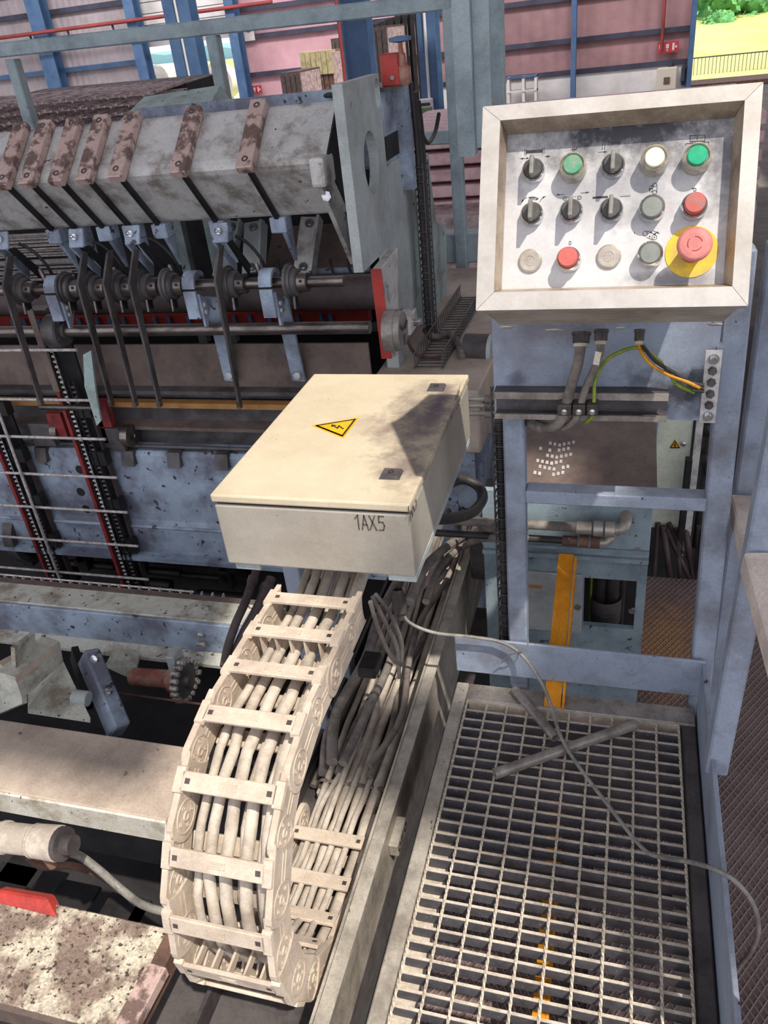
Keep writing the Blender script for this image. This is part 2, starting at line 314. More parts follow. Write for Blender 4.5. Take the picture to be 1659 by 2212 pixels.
for k in range(5): obj('door_slat', MB().box(xL0, xL1, 29.96, 30.04, zdoor + .34 * k, zdoor + .34 * k + .31), M['hall_white'], WL and (struct('door_1', MB().box(xL0, xL1, 30.05, 30.09, zdoor, zdoor + 1.7), M['hall_white']) if k == 0 else bpy.data.objects['door_1']))
# unseen roof pieces, outline shaped so sun lands on chain, enclosure, panel and near grating
struct('ceiling_sun_mask', MB().box(-40, 12, -.5, 11.0, 7.0, 7.12), M['clad_grey'])
struct('ceiling_sun_mask', MB().box(-40, 12, 24.0, 30.0, 8.02, 8.14), M['clad_grey'])  # added far piece, keeps the sun off the back wall
struct('ceiling_sun_mask', MB().box(-40, 1.86, -1.3, -.5, 7.0, 7.12), M['clad_grey'])
struct('ceiling_sun_mask', MB().box(-40, 1.95, -1.70, -1.3, 7.0, 7.12), M['clad_grey'])
struct('ceiling_sun_mask', MB().box(2.80, 12, -1.3, -.5, 7.0, 7.12), M['clad_grey'])
struct('ceiling_sun_mask', MB().prism([(2.33, -1.3), (12, -1.3), (12, -1.97), (3.3, -1.97), (2.33, -1.55)], 'z', 7.0, 7.12), M['clad_grey'])
# girts on the back wall
gz = [at(1400, y, 'y', 29.9).z for y in (-95, -25, 70)] + [zw]
for i, z in enumerate(gz):
    struct('trim_%d' % (i + 1), MB().box(wx(505), 1.62, 29.84, 30, z - .07, z + .07), M['girt'])
gl = [at(200, y, 'y', 29.9).z for y in (-40, 14, 145)]
for i, z in enumerate(gl): struct('trim_%d' % (i + 5), MB().box(-40, xL0, 29.84, 30, z - .08, z + .08), M['hall_blue'] if i == 2 else M['girt'])
# red fire main along the left wall, with brackets
t = thing('fire_main', 'red pipe running along the grey wall high on the left', 'pipe', (-16, 29.7, 2.4))
a = at(0, 82, 'y', 29.15); b = at(355, 35, 'y', 29.15)
obj('pipe', MB().cyl(a, b + V((4, 0, 0)), .06, n=8), M['pipe_red'], t)
obj('pipe', MB().cyl(a - V((0, 0, .55)), b + V((0, 0, -.55)), .045, n=8), M['pipe_red'], t)
for px, py in ((62, 74), (143, 63), (240, 52)):
    p = at(px, py, 'y', 29.2); obj('bracket', MB().bar(p + V((0, .04, .06)), p + V((.05, .05, -.62)), .06, .06), M['girt'], t)
def column(name_label, x0, x1, y, dz=8.2, d=.36, m='hall_blue', conduit=None):
    t = thing('hall_column', name_label, 'column', ((x0 + x1) / 2, y, zf), 'blue steel columns of the hall')
    w = (x1 - x0)
    obj('flange', MB().box(x0, x1, y - d / 2, y - d / 2 + .03, zf, dz), M[m], t); obj('flange', MB().box(x0, x1, y + d / 2 - .03, y + d / 2, zf, dz), M[m], t)
    obj('web', MB().box((x0 + x1) / 2 - .02, (x0 + x1) / 2 + .02, y - d / 2 + .03, y + d / 2 - .03, zf, dz), M[m], t)
    obj('base_plate', MB().box(x0 - .06, x1 + .06, y - d / 2 - .05, y + d / 2 + .05, zf, zf + .03), M[m], t)
    if conduit is not None: obj('conduit', MB().cyl((conduit, y - d / 2 - .02, -.1), (conduit, y - d / 2 - .02, dz), .022, n=8), M['hall_white'], t)
    return t
def colpx(label, pl, pr, py, Y, **k):
    a = at(pl, py, 'y', Y - .18); b = at(pr, py, 'y', Y - .18)
    if 'conduit' in k: k['conduit'] = at(k['conduit'], py, 'y', Y - .2).x
    return column(label, a.x, b.x, Y, **k)
colpx('blue steel column against the grey wall, leftmost of all columns', 75, 106, 80, 29.6, d=.5)
colpx('blue steel column at the left jamb of the half-open roller door', 283, 304, 80, 29.5, d=.5)
colpx('wide blue steel column in front of the roller door, white conduit on it', 370, 425, 110, 16, conduit=398)
colpx('blue steel column at the right jamb of the roller door', 497, 516, 80, 29.5, d=.5)
colpx('wide blue steel column behind the pale end plate, red pipe on its left edge', 740, 796, 90, 15)
colpx('blue steel column carrying a white conduit and a socket box', 904, 942, 110, 13.5, conduit=921)
colpx('dark blue column seen between two pale guard rail posts', 982, 1001, 110, 22)
colpx('thin blue column in the middle of the pink-brown wall', 1233, 1244, 110, 29.6)
colpx('blue column at the left jamb of the bright doorway', 1492, 1503, 60, 29.6)
p = at(735, 80, 'y', 14.7); solo('drop_pipe', MB().cyl((p.x, 14.7, zf), (p.x, 14.7, 8), .03, n=8), M['pipe_red'], 'thin red vertical pipe at the left edge of a wide blue column', 'pipe')
p = at(1432, 60, 'y', 29.7); solo('drop_pipe', MB().cyl((p.x, 29.7, zf + 1.2), (p.x, 29.7, 8), .05, n=8), M['pipe_red'], 'thin red vertical pipe on the wall left of the bright doorway', 'pipe')
p = at(920, 236, 'y', 13.2)
t = thing('socket_box', 'small white socket box with red plugs on the blue column', 'socket box', p)
obj('housing', MB().box(p.x - .1, p.x + .1, 13.16, 13.32, p.z - .14, p.z + .14), M['hall_white'], t, .012)
for dz in (-.02, -.085): obj('socket', MB().cyl((p.x - .05, 13.16, p.z + dz), (p.x - .05, 13.13, p.z + dz), .024, n=10), M['sign_red'], t)
obj('switch_cover', MB().box(p.x - .07, p.x + .08, 13.14, 13.16, p.z + .05, p.z + .09), M['girt'], t)
p = at(1440, 168, 'y', 29.8)
t = thing('wall_cabinet', 'white cabinet with dark square window on wall beside the doorway', 'cabinet', p)
obj('housing', MB().box(p.x - .3, p.x + .3, 29.6, 29.95, p.z - .36, p.z + .3), M['white_cap'], t, .03)
obj('window', MB().box(p.x - .09, p.x + .09, 29.57, 29.6, p.z - .15, p.z + .03), M['rust'], t); obj('warning_light', MB().lathe((p.x + .1, 29.75, p.z + .3), (0, 0, 1), [(0, .09), (.1, .08), (.15, 0)], 10), M['girt'], t)
p = at(1478, 160, 'y', 29.8); solo('wall_phone', MB().box(p.x - .07, p.x + .07, 29.7, 29.9, p.z - .3, p.z + .25).box(p.x - .1, p.x + .02, 29.62, 29.72, p.z - .2, p.z + .2), M['girt'], 'small dark box on the wall right of the white cabinet', 'box', None, .02)
def sign(px, py, Y, w, h, m, label, marks):
    p = at(px, py, 'y', Y); t = thing('wall_sign', label, 'sign', p)
    obj('board', MB().box(p.x - w / 2, p.x + w / 2, Y, Y + .02, p.z - h / 2, p.z + h / 2), M[m], t)
    mb = MB()
    for (x0, x1, z0, z1) in marks: mb.box(p.x + x0 * w, p.x + x1 * w, Y - .012, Y, p.z + z0 * h, p.z + z1 * h)
    obj('marking', mb, M['sign_red' if m != 'sign_red' else 'hall_white'], t); return t
trio = [(-.42, -.28, -.1, .3), (-.38, -.32, -.35, -.16), (-.1, .04, -.1, .3), (-.06, .0, -.35, -.16), (.2, .3, -.3, .34), (.34, .42, -.1, .1)]
sign(551, 194, 29.8, .5, .25, 'sign_red', 'small red and white sign on the pink wall above the clamped beam', trio)
sign(1443, 102, 29.8, .62, .3, 'sign_red', 'red and white sign high on the wall left of doorway', trio)
p = at(536, 62, 'y', 29.8); t = thing('wall_sign', 'white prohibition sign with red ring high on pink wall', 'sign', p)
obj('board', MB().box(p.x - .19, p.x + .19, 29.8, 29.82, p.z - .36, p.z + .26), M['hall_white'], t)
mb = MB(); ring = [(p.x + .15 * math.cos(i * math.pi / 10), 29.795, p.z + .06 + .15 * math.sin(i * math.pi / 10)) for i in range(21)]; mb.tube(ring, .018, 6); mb.bar((p.x - .1, 29.795, p.z + .16), (p.x + .1, 29.795, p.z - .04), .03, .01, (0, 1, 0))
obj('marking', mb, M['sign_red'], t)
# white rack in the far right corner, by the wall
p = at(1130, 205, 'y', 29.3)
t = thing('storage_rack', 'white open rack against far wall, left of the control panel', 'rack', (p.x, 29.3, zf))
for x in (-.45, .03, .42): obj('upright', MB().box(p.x + x - .04, p.x + x + .04, 29.1, 29.5, zf, p.z + .55), M['hall_white'], t)
for z in (.5, .1, -.4): obj('shelf', MB().box(p.x - .48, p.x + .46, 29.08, 29.52, p.z + z, p.z + z + .05), M['hall_blue' if z == .5 else 'hall_white'], t)
# ---------------------------------------------------------------- outside the doorways
struct('floor', MB().box(-60, 60, 30.2, 34, zf - .3, zf - .02), M['concrete'])
solo('field', MB().prism([(34, zf - .4), (34, zf - .1), (60, -.2), (140, 9), (140, -3)], 'x', -2, 60), M['grass'], 'sunlit yellow-green sloping field beyond the right doorway', 'field')
solo('field', MB().prism([(34, zf - .4), (34, zf - .1), (60, -.9), (131, -.3), (131, -3)], 'x', -110, -2.01), M['grass'], 'flat green field strip seen through the half-open roller door', 'field')
def blob(mb, c, r, seed, n1=7, n2=12):
    rnd = random.Random(seed); off = [rnd.uniform(0, 6) for _ in range(6)]; vs = []; fs = []
    for i in range(n1 + 1):
        for j in range(n2):
            th = math.pi * i / n1; ph = 2 * math.pi * j / n2
            k = 1 + .16 * math.sin(3 * ph + off[0] + 2 * th) + .12 * math.sin(5 * th + off[1]) + rnd.uniform(-.07, .07)
            vs.append(V(c) + V((math.sin(th) * math.cos(ph) * r[0], math.sin(th) * math.sin(ph) * r[1], math.cos(th) * r[2])) * k)
    for i in range(n1):
        for j in range(n2): fs.append((i * n2 + j, (i + 1) * n2 + j, (i + 1) * n2 + (j + 1) % n2, i * n2 + (j + 1) % n2))
    return mb.add(vs, fs, True)
def tree(px, py, Y, r, label, seed):
    p = at(px, py, 'y', Y); rnd = random.Random(seed); t = thing('leafy_tree', label, 'tree', (p.x, Y, p.z - r * 1.5), 'trees outside the doorway')
    obj('trunk', MB().tube([(p.x, Y, p.z - r * 1.7), (p.x + .1, Y, p.z - r * .8), (p.x, Y, p.z)], [r * .12, r * .09, r * .05]), M['bark'], t)
    mb = MB()
    for k in range(9): blob(mb, p + V((rnd.uniform(-.6, .6) * r, rnd.uniform(-.5, .5) * r, rnd.uniform(-.5, .6) * r)), (r * .5, r * .5, r * .42), seed * 31 + k)
    for k in range(500):
        d = V((rnd.gauss(0, 1), rnd.gauss(0, 1), rnd.gauss(0, 1))).normalized(); c = p + V((d.x * r * rnd.uniform(.7, 1.1), d.y * r * rnd.uniform(.7, 1.1), d.z * r * rnd.uniform(.6, .95))); a = V((rnd.gauss(0, 1), rnd.gauss(0, 1), rnd.gauss(0, 1))).normalized() * r * .09; b2 = a.orthogonal().normalized() * r * .06
        mb.add([c - a, c + b2, c + a, c - b2], [(0, 1, 2, 3)])
    obj('crown', mb, M['leaf'], t)
tree(1588, 22, 62, 2.6, 'big green tree in the middle of the bright doorway', 3)
tree(1548, 60, 58, 1.0, 'low round bush at left edge of the doorway view', 4)
tree(1645, 30, 66, 2.4, 'green tree at the right edge of the doorway view', 5)
tree(1640, 2, 80, 3.2, 'farther trees filling the top right corner of the doorway view', 6)
solo('farm_shed', MB().prism([(at(1540, 30, 'y', 75).x - 1.3, -1), (at(1540, 30, 'y', 75).x + 1.3, -1), (at(1540, 30, 'y', 75).x + 1.3, at(1540, 34, 'y', 75).z), (at(1540, 30, 'y', 75).x, at(1540, 20, 'y', 75).z), (at(1540, 30, 'y', 75).x - 1.3, at(1540, 34, 'y', 75).z)], 'y', 74, 77), M['hall_white'], 'small pale shed far off in the field', 'shed')
t = thing('wire_fence', 'thin metal fence crossing the doorway view in the field', 'fence', (3, 36, zf))
fz = [at(1580, y, 'y', 36).z for y in (118, 165)]
for k in range(36): obj('picket', MB().box(1.4 + k * .13, 1.42 + k * .13, 35.99, 36.01, fz[1] - .9, fz[0] + .02), M['girt'], t)
for z in fz: obj('rail', MB().box(1.3, 6.2, 35.98, 36.02, z - .02, z + .02), M['girt'], t)
p = at(1580, 172, 'y', 31); solo('loading_kerb', MB().box(1.62, 6.0, 30.3, 32, zf, p.z), M['rust'], 'rusty brown sill just outside the bright doorway', 'kerb')
hp = MB(); xs = [at(x, 130, 'y', 135).x for x in (230, 300, 340, 380, 420, 470, 540)]; hz = [at(350, y, 'y', 135).z for y in (128, 118, 112, 120, 116, 110, 126)]
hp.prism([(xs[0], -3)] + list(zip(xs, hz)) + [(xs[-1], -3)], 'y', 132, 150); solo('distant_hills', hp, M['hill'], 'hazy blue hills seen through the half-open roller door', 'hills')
for i, (px, py) in enumerate(((337, 168), (362, 166), (377, 164), (495, 170), (482, 160), (500, 205), (488, 215))):
    p = at(px, py, 'y', 33 + i * .75); solo('wire_coil', MB().lathe((p.x, p.y, p.z - .1), (-.3, -1, 0), [(0, .36), (0, .58), (.5, .58), (.5, .36), (0, .36)], 16), M['hall_white'], 'pale round coil outside the half-open roller door, %s' % ('large left one', 'middle one', 'beside the wide column', 'upper one right of column', 'upper one close to column', 'lower right one', 'lowest one')[i], 'coil', 'coils outside the roller door')
# ---------------------------------------------------------------- mesh stock in the hall
p0 = at(0, 240, 'y', 7); p1 = at(385, 205, 'y', 9)
t = thing('mesh_bundle', 'long pile of rusty wire mesh sheets behind the upper left guard rail', 'wire mesh', (p0.x, 7.5, zf))
a0 = at(-20, 205, 'y', 8.0); a1 = at(392, 168, 'y', 8.6)
for k in range(15):
    dz = -k * .075
    mb = MB(); o = V((random.uniform(-.05, .05), -k * .035 + random.uniform(-.02, .02), dz - .03))
    for j in range(9): mb.bar(a0 + o + V((0, .1 - .085 * j, -.008 * j)), a1 + o + V((0, .1 - .085 * j, -.008 * j)), .012, .012)
    n = 34
    for j in range(n):
        q = a0 + (a1 - a0) * ((j + .5) / n) + o; mb.bar(q + V((0, .9, 0)), q + V((0, -.62, -.05 - .01 * (j % 3))), .016, .02)
    obj('mesh_sheet', mb, M['mesh_wire'], t)
obj('core', MB().hexa([a0 + V((0, -.5, -1.3)), a1 + V((0, -.5, -1.3)), a1 + V((0, .9, -1.3)), a0 + V((0, .9, -1.3)), a0 + V((0, .1, -.06)), a1 + V((0, .1, -.06)), a1 + V((0, .9, -.02)), a0 + V((0, .9, -.02))]), M['black_and_shade'], t)
def stack(label, px0, px1, ytop, ybot, Y, n, m1, cap, group):
    for i in range(n):
        xa = px0 + (px1 - px0) * i / n; xb = px0 + (px1 - px0) * (i + .78) / n; yt = ytop - (xa - px0) * .1
        a = at(xa, yt, 'y', Y); b = at(xb, yt, 'y', Y); t = thing('panel_stack', label + ', %s from the left' % ('first', 'second', 'third', 'fourth', 'fifth', 'sixth')[i], 'panels', (a.x, Y, zf), group)
        obj('panel', MB().box(a.x, b.x, Y, Y + 1.6, zf, a.z), M[m1], t)
        if cap: obj('end_cap', MB().box(a.x - .01, b.x + .01, Y - .03, Y + .4, a.z - .55, a.z + .02), M['pale_timber'], t)
        obj('rib', MB().box(b.x, b.x + (b.x - a.x) * .22, Y + .05, Y + 1.5, zf, a.z - .04), M['mesh_wire'], t)
stack('upright brown panel with pale end cap by wide blue column', 648, 716, 116, 230, 24, 6, 'rust', True, 'capped panels stacked upright')
stack('low upright brown panel at left end of the row', 604, 648, 158, 235, 21.5, 4, 'hose_brown', False, 'low panels stacked upright')
stack('tall upright brown panel behind the wide blue column', 714, 742, 84, 230, 26.2, 3, 'hose_brown', False, 'tall panels stacked upright')
stack('pale mesh panel stacked in front of the black curtain', 788, 836, 60, 120, 18.8, 4, 'hose_brown', False, 'mesh panels by the black curtain')
a = at(790, 60, 'y', 20.5); b = at(902, 50, 'y', 20.5); mb = MB()
for k in range(14): x0 = a.x + (b.x - a.x) * k / 14; x1 = a.x + (b.x - a.x) * (k + 1) / 14; d = .08 * (k % 2); mb.box(x0, x1, 20.5 + d, 20.56 + d, zf, a.z + .02 * k)
solo('welding_curtain', mb, M['black_and_shade'], 'black curtain hanging between two blue columns', 'curtain')
def floor_stack(label, q, n, Yd, m, h):
    for k in range(n):
        z = q.z + k * h
        solo('mesh_pile', MB().box(q.x - .55, q.x + 2.6, q.y, q.y + Yd, z, z + h * .72), M[m], label % ('bottom', 'second', 'third', 'fourth', 'top')[k], 'mesh pile', 'mesh piles behind the guard rail', .01)
q = at(940, 462, 'y', 7.2); floor_stack('flat pinkish mesh layer behind the right guard rail post, %s of five', q, 5, 2.4, 'pile_pink', .13)
q = at(940, 500, 'y', 6.6); solo('mesh_pile', MB().box(q.x - .3, q.x + 2.4, 6.6, 7.15, zf, q.z + .1), M['mesh_wire'], 'grey lower pile of mesh at foot of the guard rail', 'mesh pile')
q = at(925, 310, 'y', 9.6); t = thing('steel_frame', 'green steel trestle behind the guard rail post', 'trestle', (q.x, 9.6, zf))
obj('upright', MB().bar((at(922, 232, 'y', 9.6)), V((q.x, 9.6, zf)), .1, .1), M['green_paint'], t); obj('beam', MB().box(q.x - .05, q.x + 1.7, 9.55, 9.75, q.z - .16, q.z - .04), M['green_paint'], t); obj('plank', MB().box(q.x, q.x + 2, 9.75, 10.8, q.z - .2, q.z - .12), M['pale_timber'], t)
# ---------------------------------------------------------------- guard rails round the line, pale blue square tube
t = thing('guard_rail', 'pale blue square tube guard rail crossing the upper left background', 'guard rail', (-1.5, 4.0, zf))
a = at(-30, 112, 'y', 4.0); b = at(975, 2, 'y', 4.0)
obj('top_rail', MB().bar(a, b, .06, .065), M['rail_blue'], t, .006)
for px, py in ((24, 118), (458, 66), (970, 4)):
    p = at(px, py, 'y', 4.0); obj('post', MB().box(p.x - .028, p.x + .028, 3.97, 4.03, zf, p.z - .02), M['rail_blue'], t, .005)
a = at(905, 300, 'y', 4.0); b = at(1040, 292, 'y', 4.0); obj('mid_rail', MB().bar(a, b, .05, .055), M['rail_blue'], t, .005)
a = at(945, 530, 'y', 4.05); obj('bottom_beam', MB().box(a.x - .1, a.x + .9, 4.0, 4.12, a.z - .08, a.z + .06), M['rail_blue'], t, .006)
p = at(1022, 170, 'y', 2.9); q = at(1012, 335, 'y', 2.9)
t = thing('hanging_tube', 'pale square steel tube with open lower end left of the panel', 'steel tube', q)
mb = MB(); x0, x1 = q.x - .028, q.x + .028
for (u0, u1, v0, v1) in ((x0, x0 + .004, 2.87, 2.93), (x1 - .004, x1, 2.87, 2.93), (x0 + .004, x1 - .004, 2.87, 2.874), (x0 + .004, x1 - .004, 2.926, 2.93)): mb.box(u0, u1, v0, v1, q.z, 2.3)
obj('tube', mb, M['rail_blue'], t); obj('lining', MB().box(x0 + .005, x1 - .005, 2.875, 2.925, q.z + .02, 2.29), M['black_and_shade'], t); obj('flat_bar', MB().box(x1 + .001, x1 + .055, 2.9, 2.93, q.z + .02, 2.3), M['rail_blue'], t)
p = at(1074, 100, 'y', 3.2); solo('guard_post', MB().box(p.x - .024, p.x + .024, 3.17, 3.23, zf, 2.2), M['rail_blue'], 'thin pale post just left of the control panel top', 'post', None, .004)
# ---------------------------------------------------------------- operator platform
GX0, GX1, GY0, GY1 = -.328, .176, .42, 1.45
t = thing('operator_platform', 'grating platform frame with blue kick plates below the control panel', 'platform', (-.08, .95, -.06))
obj('side_frame', MB().box(-.366, -.334, .30, 1.512, -.05, 0), M['galvanised'], t, .003)
obj('end_frame', MB().box(-.334, .214, 1.454, 1.512, -.05, -.001), M['tube_steel'], t, .003)
obj('side_frame', MB().box(.183, .214, .30, 1.454, -.05, -.006), M['dark_frame'], t, .003)
a = at(985, 1392, 'y', 1.515); b = at(985, 1465, 'y', 1.515)
obj('kick_plate', MB().slab([(-.366, 1.515, .034), (.226, 1.515, .034), (.226, 1.515, .143), (-.366, 1.515, .147)], .008), M['blue_paint'], t, .0015)
obj('kick_plate', MB().box(.218, .227, .30, 1.515, -.06, .139), M['blue_paint'], t, .0015)
obj('support_ledge', MB().box(-.334, -.292, .30, 1.45, -.045, -.038), M['galvanised_bar'], t); obj('support_ledge', MB().box(.152, .183, .30, 1.45, -.045, -.038), M['galvanised_bar'], t)
obj('cross_beam', MB().box(-.334, .183, 1.02, 1.06, -.11, -.045), M['dark_steel'], t); obj('cross_beam', MB().box(-.334, .183, .5, .54, -.11, -.045), M['dark_steel'], t)
obj('side_apron', MB().box(-.37, -.362, .3, 1.5, -.16, -.05), M['dark_frame'], t)
t = thing('floor_grating', 'galvanised steel grating panel lying in the platform frame', 'grating', (-.08, .95, -.035))
g0 = obj('bearing_bar', MB().box(GX0, GX1 + .002, GY1 - .0325, GY1 - .0285, -.032, -.0045), M['grating_bar'], t)
e0_ = obj('dusty_edge', MB().box(GX0, GX1 + .002, GY1 - .0332, GY1 - .0278, -.0045, -.0028), M['galvanised_bar'], g0)
for k in range(1, 35):
    c = g0.copy(); C.objects.link(c); c.parent = t; c.location = g0.location + V((0, -.0301 * k, 0)); d_ = e0_.copy(); C.objects.link(d_); d_.parent = c
mbr = MB(); yy = GY0 - .03; r = .0032
pts = [(GX0, y, -.0012) for y in (yy, GY1)]
n = 130
for i in range(n + 1):
    y = yy + (GY1 - yy) * i / n; a = i * .8
    mbr.v += [V((GX0 + r * math.cos(a + j * math.pi / 2), y, -.0015 + r * math.sin(a + j * math.pi / 2))) for j in range(4)]
for i in range(n):
    for j in range(4): mbr.f.append((i * 4 + j, i * 4 + (j + 1) % 4, (i + 1) * 4 + (j + 1) % 4, (i + 1) * 4 + j)); mbr.s.append(False)
r0 = obj('cross_rod', mbr, M['galvanised_bar'], t)
for k in range(1, 11):
    c = r0.copy(); C.objects.link(c); c.parent = t; c.location = r0.location + V((.0503 * k, 0, 0))
obj('edge_bar', MB().box(GX0 + .003, GX1 + .002, GY1 - .003, GY1, -.032, 0), M['galvanised_bar'], t)
# crossed pieces of tube on the grating and the loose cord
def lying(a, b, r, label):
    a = V(a); b = V(b); d = (b - a).normalized(); t = thing('pipe_offcut', label, 'pipe', (a + b) / 2)
    mb = MB().cyl(a, b, r, n=18, cap=False); mb.lathe(a, d, [(0, r), (0, r - .003), (.05, r - .003)], 18); mb.lathe(b, -d, [(0, r), (0, r - .003), (.05, r - .003)], 18)
    obj('tube_wall', mb, M['tube_steel'], t); return t
lying(at(1068, 1672, 'z', .0145), at(1371, 1565, 'z', .0145), .0125, 'longer grey tube offcut lying on top across the grating')
lying(at(1112, 1490, 'z', .013), at(1200, 1594, 'z', .013), .0115, 'shorter grey tube offcut lying under the longer one on the grating')
cp = [at(862, 1312, 'y', 1.50), at(885, 1345, 'y', 1.49), at(940, 1367, 'y', 1.49), at(1020, 1376, 'y', 1.493), at(1085, 1388, 'y', 1.495), at(1130, 1418, 'y', 1.488), at(1170, 1475, 'y', 1.44), at(1192, 1530, 'z', .045), at(1212, 1592, 'z', .036), at(1250, 1655, 'z', .02), at(1318, 1745, 'z', .012), at(1388, 1832, 'z', .02), at(1430, 1852, 'z', .05), at(1490, 1862, 'z', .11), at(1545, 1878, 'z', .152), at(1590, 1905, 'z', .14), at(1628, 1955, 'z', .08), at(1638, 2010, 'z', .0), at(1625, 2050, 'z', -.1), at(1600, 2085, 'z', -.2), at(1585, 2105, 'z', -.32), at(1560, 2125, 'z', -.45)]
solo('loose_cord', MB().tube(smooth(cp, 8), .0045, 8), M['cord_grey'], 'thin grey cord looping from enclosure over the kick plate and grating', 'cord')
tp = [at(1138, 1392, 'y', 1.49), at(1130, 1408, 'y', 1.485), at(1105, 1412, 'y', 1.485), at(1085, 1420, 'y', 1.488), at(1105, 1402, 'y', 1.48), at(1080, 1428, 'y', 1.5)]
solo('tie_wire', MB().tube(smooth([at(1140, 1378, 'y', 1.49), at(1138, 1398, 'y', 1.486), at(1115, 1410, 'y', 1.482), at(1100, 1415, 'y', 1.486), at(1083, 1432, 'y', 1.495)], 5), .0018, 6), M['cord_grey'], 'short wire tie holding the cord to the foot of the panel stand', 'wire')
# ---------------------------------------------------------------- panel stand
t = thing('panel_stand', 'blue steel tube stand carrying the control panel on the platform end', 'stand', (0, 1.55, .15))
q0 = at(1138, 1390, 'y', 1.53); xr = q0.x
pl0, pl1 = at(1100, 1395, 'y', 1.53).x, xr
def post(name, xa, xb, za, zb, y0, y1, lean=0, par=None):
    w = xb - xa
    return obj(name, MB().hexa([(xa, y0, za), (xb, y0, za), (xb, y1, za), (xa, y1, za), (xa + lean, y0, zb), (xb + lean, y0, zb), (xb + lean, y1, zb), (xa + lean, y1, zb)]), M['blue_paint'], par or t, .004)
post('post', -.232, -.187, -.3, 1.0, 1.53, 1.575)
rb = at(1495, 1430, 'y', 1.53); rt = at(1541, 905, 'y', 1.53)
ln = (rt.x - rb.x) / (rt.z - rb.z)
post('post', rb.x - ln * .45, rb.x + .048 - ln * .45, rb.z - .45, rb.z + .95, 1.53, 1.578, ln * 1.4)
c0 = at(1135, 1062, 'y', 1.532); c1 = at(1135, 1088, 'y', 1.532)
obj('cross_bar', MB().box(-.187, rb.x - .01, 1.532, 1.577, c1.z, c0.z), M['blue_paint'], t, .003)
m0 = at(1068, 738, 'y', 1.5); m1 = at(1068, 900, 'y', 1.5); mxr = at(1556, 730, 'y', 1.5).x
zt_, zb_ = m0.z + .06, m1.z
M['plate_oily'] = stained('plate_oily', None, [(.15, 0, -.055, .055, .1, .05, .9, (48, 46, 52)), (.08, 0, -.03, .05, .1, .03, .7, (52, 50, 56)), (-.1, 0, .07, .1, .1, .03, .5, (104, 88, 96)), (-.16, 0, -.03, .02, .1, .02, .6, (60, 58, 66))], None, 30, mat('plate_oily', (152, 163, 182), (130, 134, 148), 7, .45, .7, .55, chip=(60, 58, 62), chips=.69, csc=38, grain=.09))
obj('mounting_plate', MB().box(m0.x - .004, mxr, 1.5, 1.508, zb_, zt_), M['plate_oily'], t)
obj('bracket', MB().box(-.2, -.16, 1.508, 1.535, zb_ + .02, zt_), M['blue_paint'], t); obj('bracket', MB().box(.12, .16, 1.508, 1.535, zb_ + .02, zt_), M['blue_paint'], t)
# cable-clamp rail (two lips and a web) and earthing bar on the plate
r0_, r1_ = at(1068, 862, 'y', 1.47), at(1068, 897, 'y', 1.47); xl, xr2 = r0_.x, at(1443, 870, 'y', 1.47).x
rl = obj('clamp_rail', MB().box(xl, xr2, 1.494, 1.4995, r1_.z - .006, r0_.z + .016), M['dark_steel'], t)
obj('rail_lip', MB().box(xl, xr2, 1.47, 1.494, r0_.z + .008, r0_.z + .016), M['dark_steel'], rl); obj('rail_lip', MB().box(xl, xr2, 1.47, 1.494, r1_.z - .006, r1_.z + .002), M['dark_steel'], rl)
obj('rail_lip', MB().box(xl, xr2, 1.466, 1.471, r0_.z + .002, r0_.z + .016), M['tube_steel'], rl); obj('rail_lip', MB().box(xl, xr2, 1.466, 1.471, r1_.z - .006, r1_.z + .005), M['tube_steel'], rl)
e0, e1 = at(1543, 757, 'y', 1.48), at(1527, 912, 'y', 1.48)
eb = obj('earthing_bar', MB().bar(e0, e1, .028, .006, (0, -1, 0)), M['light_steel'], t)
for k in range(6):
    p = e0 + (e1 - e0) * ((k + .65) / 6.3); big = k in (0, 5)
    mb = MB().lathe(p + V((0, -.003, 0)), (0, -1, 0), [(0, .010 if big else .0085), (.004, .010 if big else .0085), (.004, .0065), (.011, .006), (.011, 0)], 6 if not big else 12)
    obj('bolt', mb, M['chrome' if big else 'dark_steel'], eb)
obj('bracket', MB().bar(e0 + V((.012, .03, .0)), e1 + V((.012, .03, 0)), .012, .03, (0, -1, 0)), M['blue_paint'], t)
# ---------------------------------------------------------------- the control panel (local axes: x right, y up the face, z out of it)
O = V((-.213, 1.30, 1.356)); TH = math.radians(26.3)
PU, PV, PN = V((1, 0, 0)), V((0, math.sin(TH), math.cos(TH))), V((0, -math.cos(TH), math.sin(TH)))
def pl(px, py, off=0.0):
    d = AX[0] * (px - CX) + AX[1] * (py - CY) + AX[2] * FPX; c = V((0, 0, HC)); p0 = O + PN * off
    p = c + d * ((p0 - c).dot(PN) / d.dot(PN)) - O
    return p.dot(PU), p.dot(PV)
cpn = thing('control_panel', 'stainless control panel with buttons, selectors and emergency stop, on stand', 'control panel', O)
cpn.rotation_euler = (math.radians(90) - TH, 0, 0); WL[cpn.name] = V((0, 0, 0))
W, Hh = .377, .293; iw0, iw1, ih0, ih1 = .0262, .3555, -.0215, -.2665; REC = -.036
o0, o1, p0_, p1_ = .0325, .3475, -.030, -.2565
def rim(a, b, ia, ib, ra, rb):      # one mitred length of the frame: front face, outer and inner return
    mb = MB(); q = [(*a, 0), (*b, 0), (*ib, 0), (*ia, 0), (*a, -.016), (*b, -.016), (*rb, REC), (*ra, REC)]
    m2 = MB().add([q[3], q[2], q[6], q[7]], [(0, 1, 2, 3)]); m2.add([p + V((0, 0, -.0015)) for p in (q[3], q[2], q[6], q[7])] if False else [V(q[3]), V(q[7]), V(q[6]), V(q[2])], [])
    return mb.add(q[:2] + [q[2], q[3]] + q[4:6], [(0, 1, 2, 3), (0, 4, 5, 1)]), m2
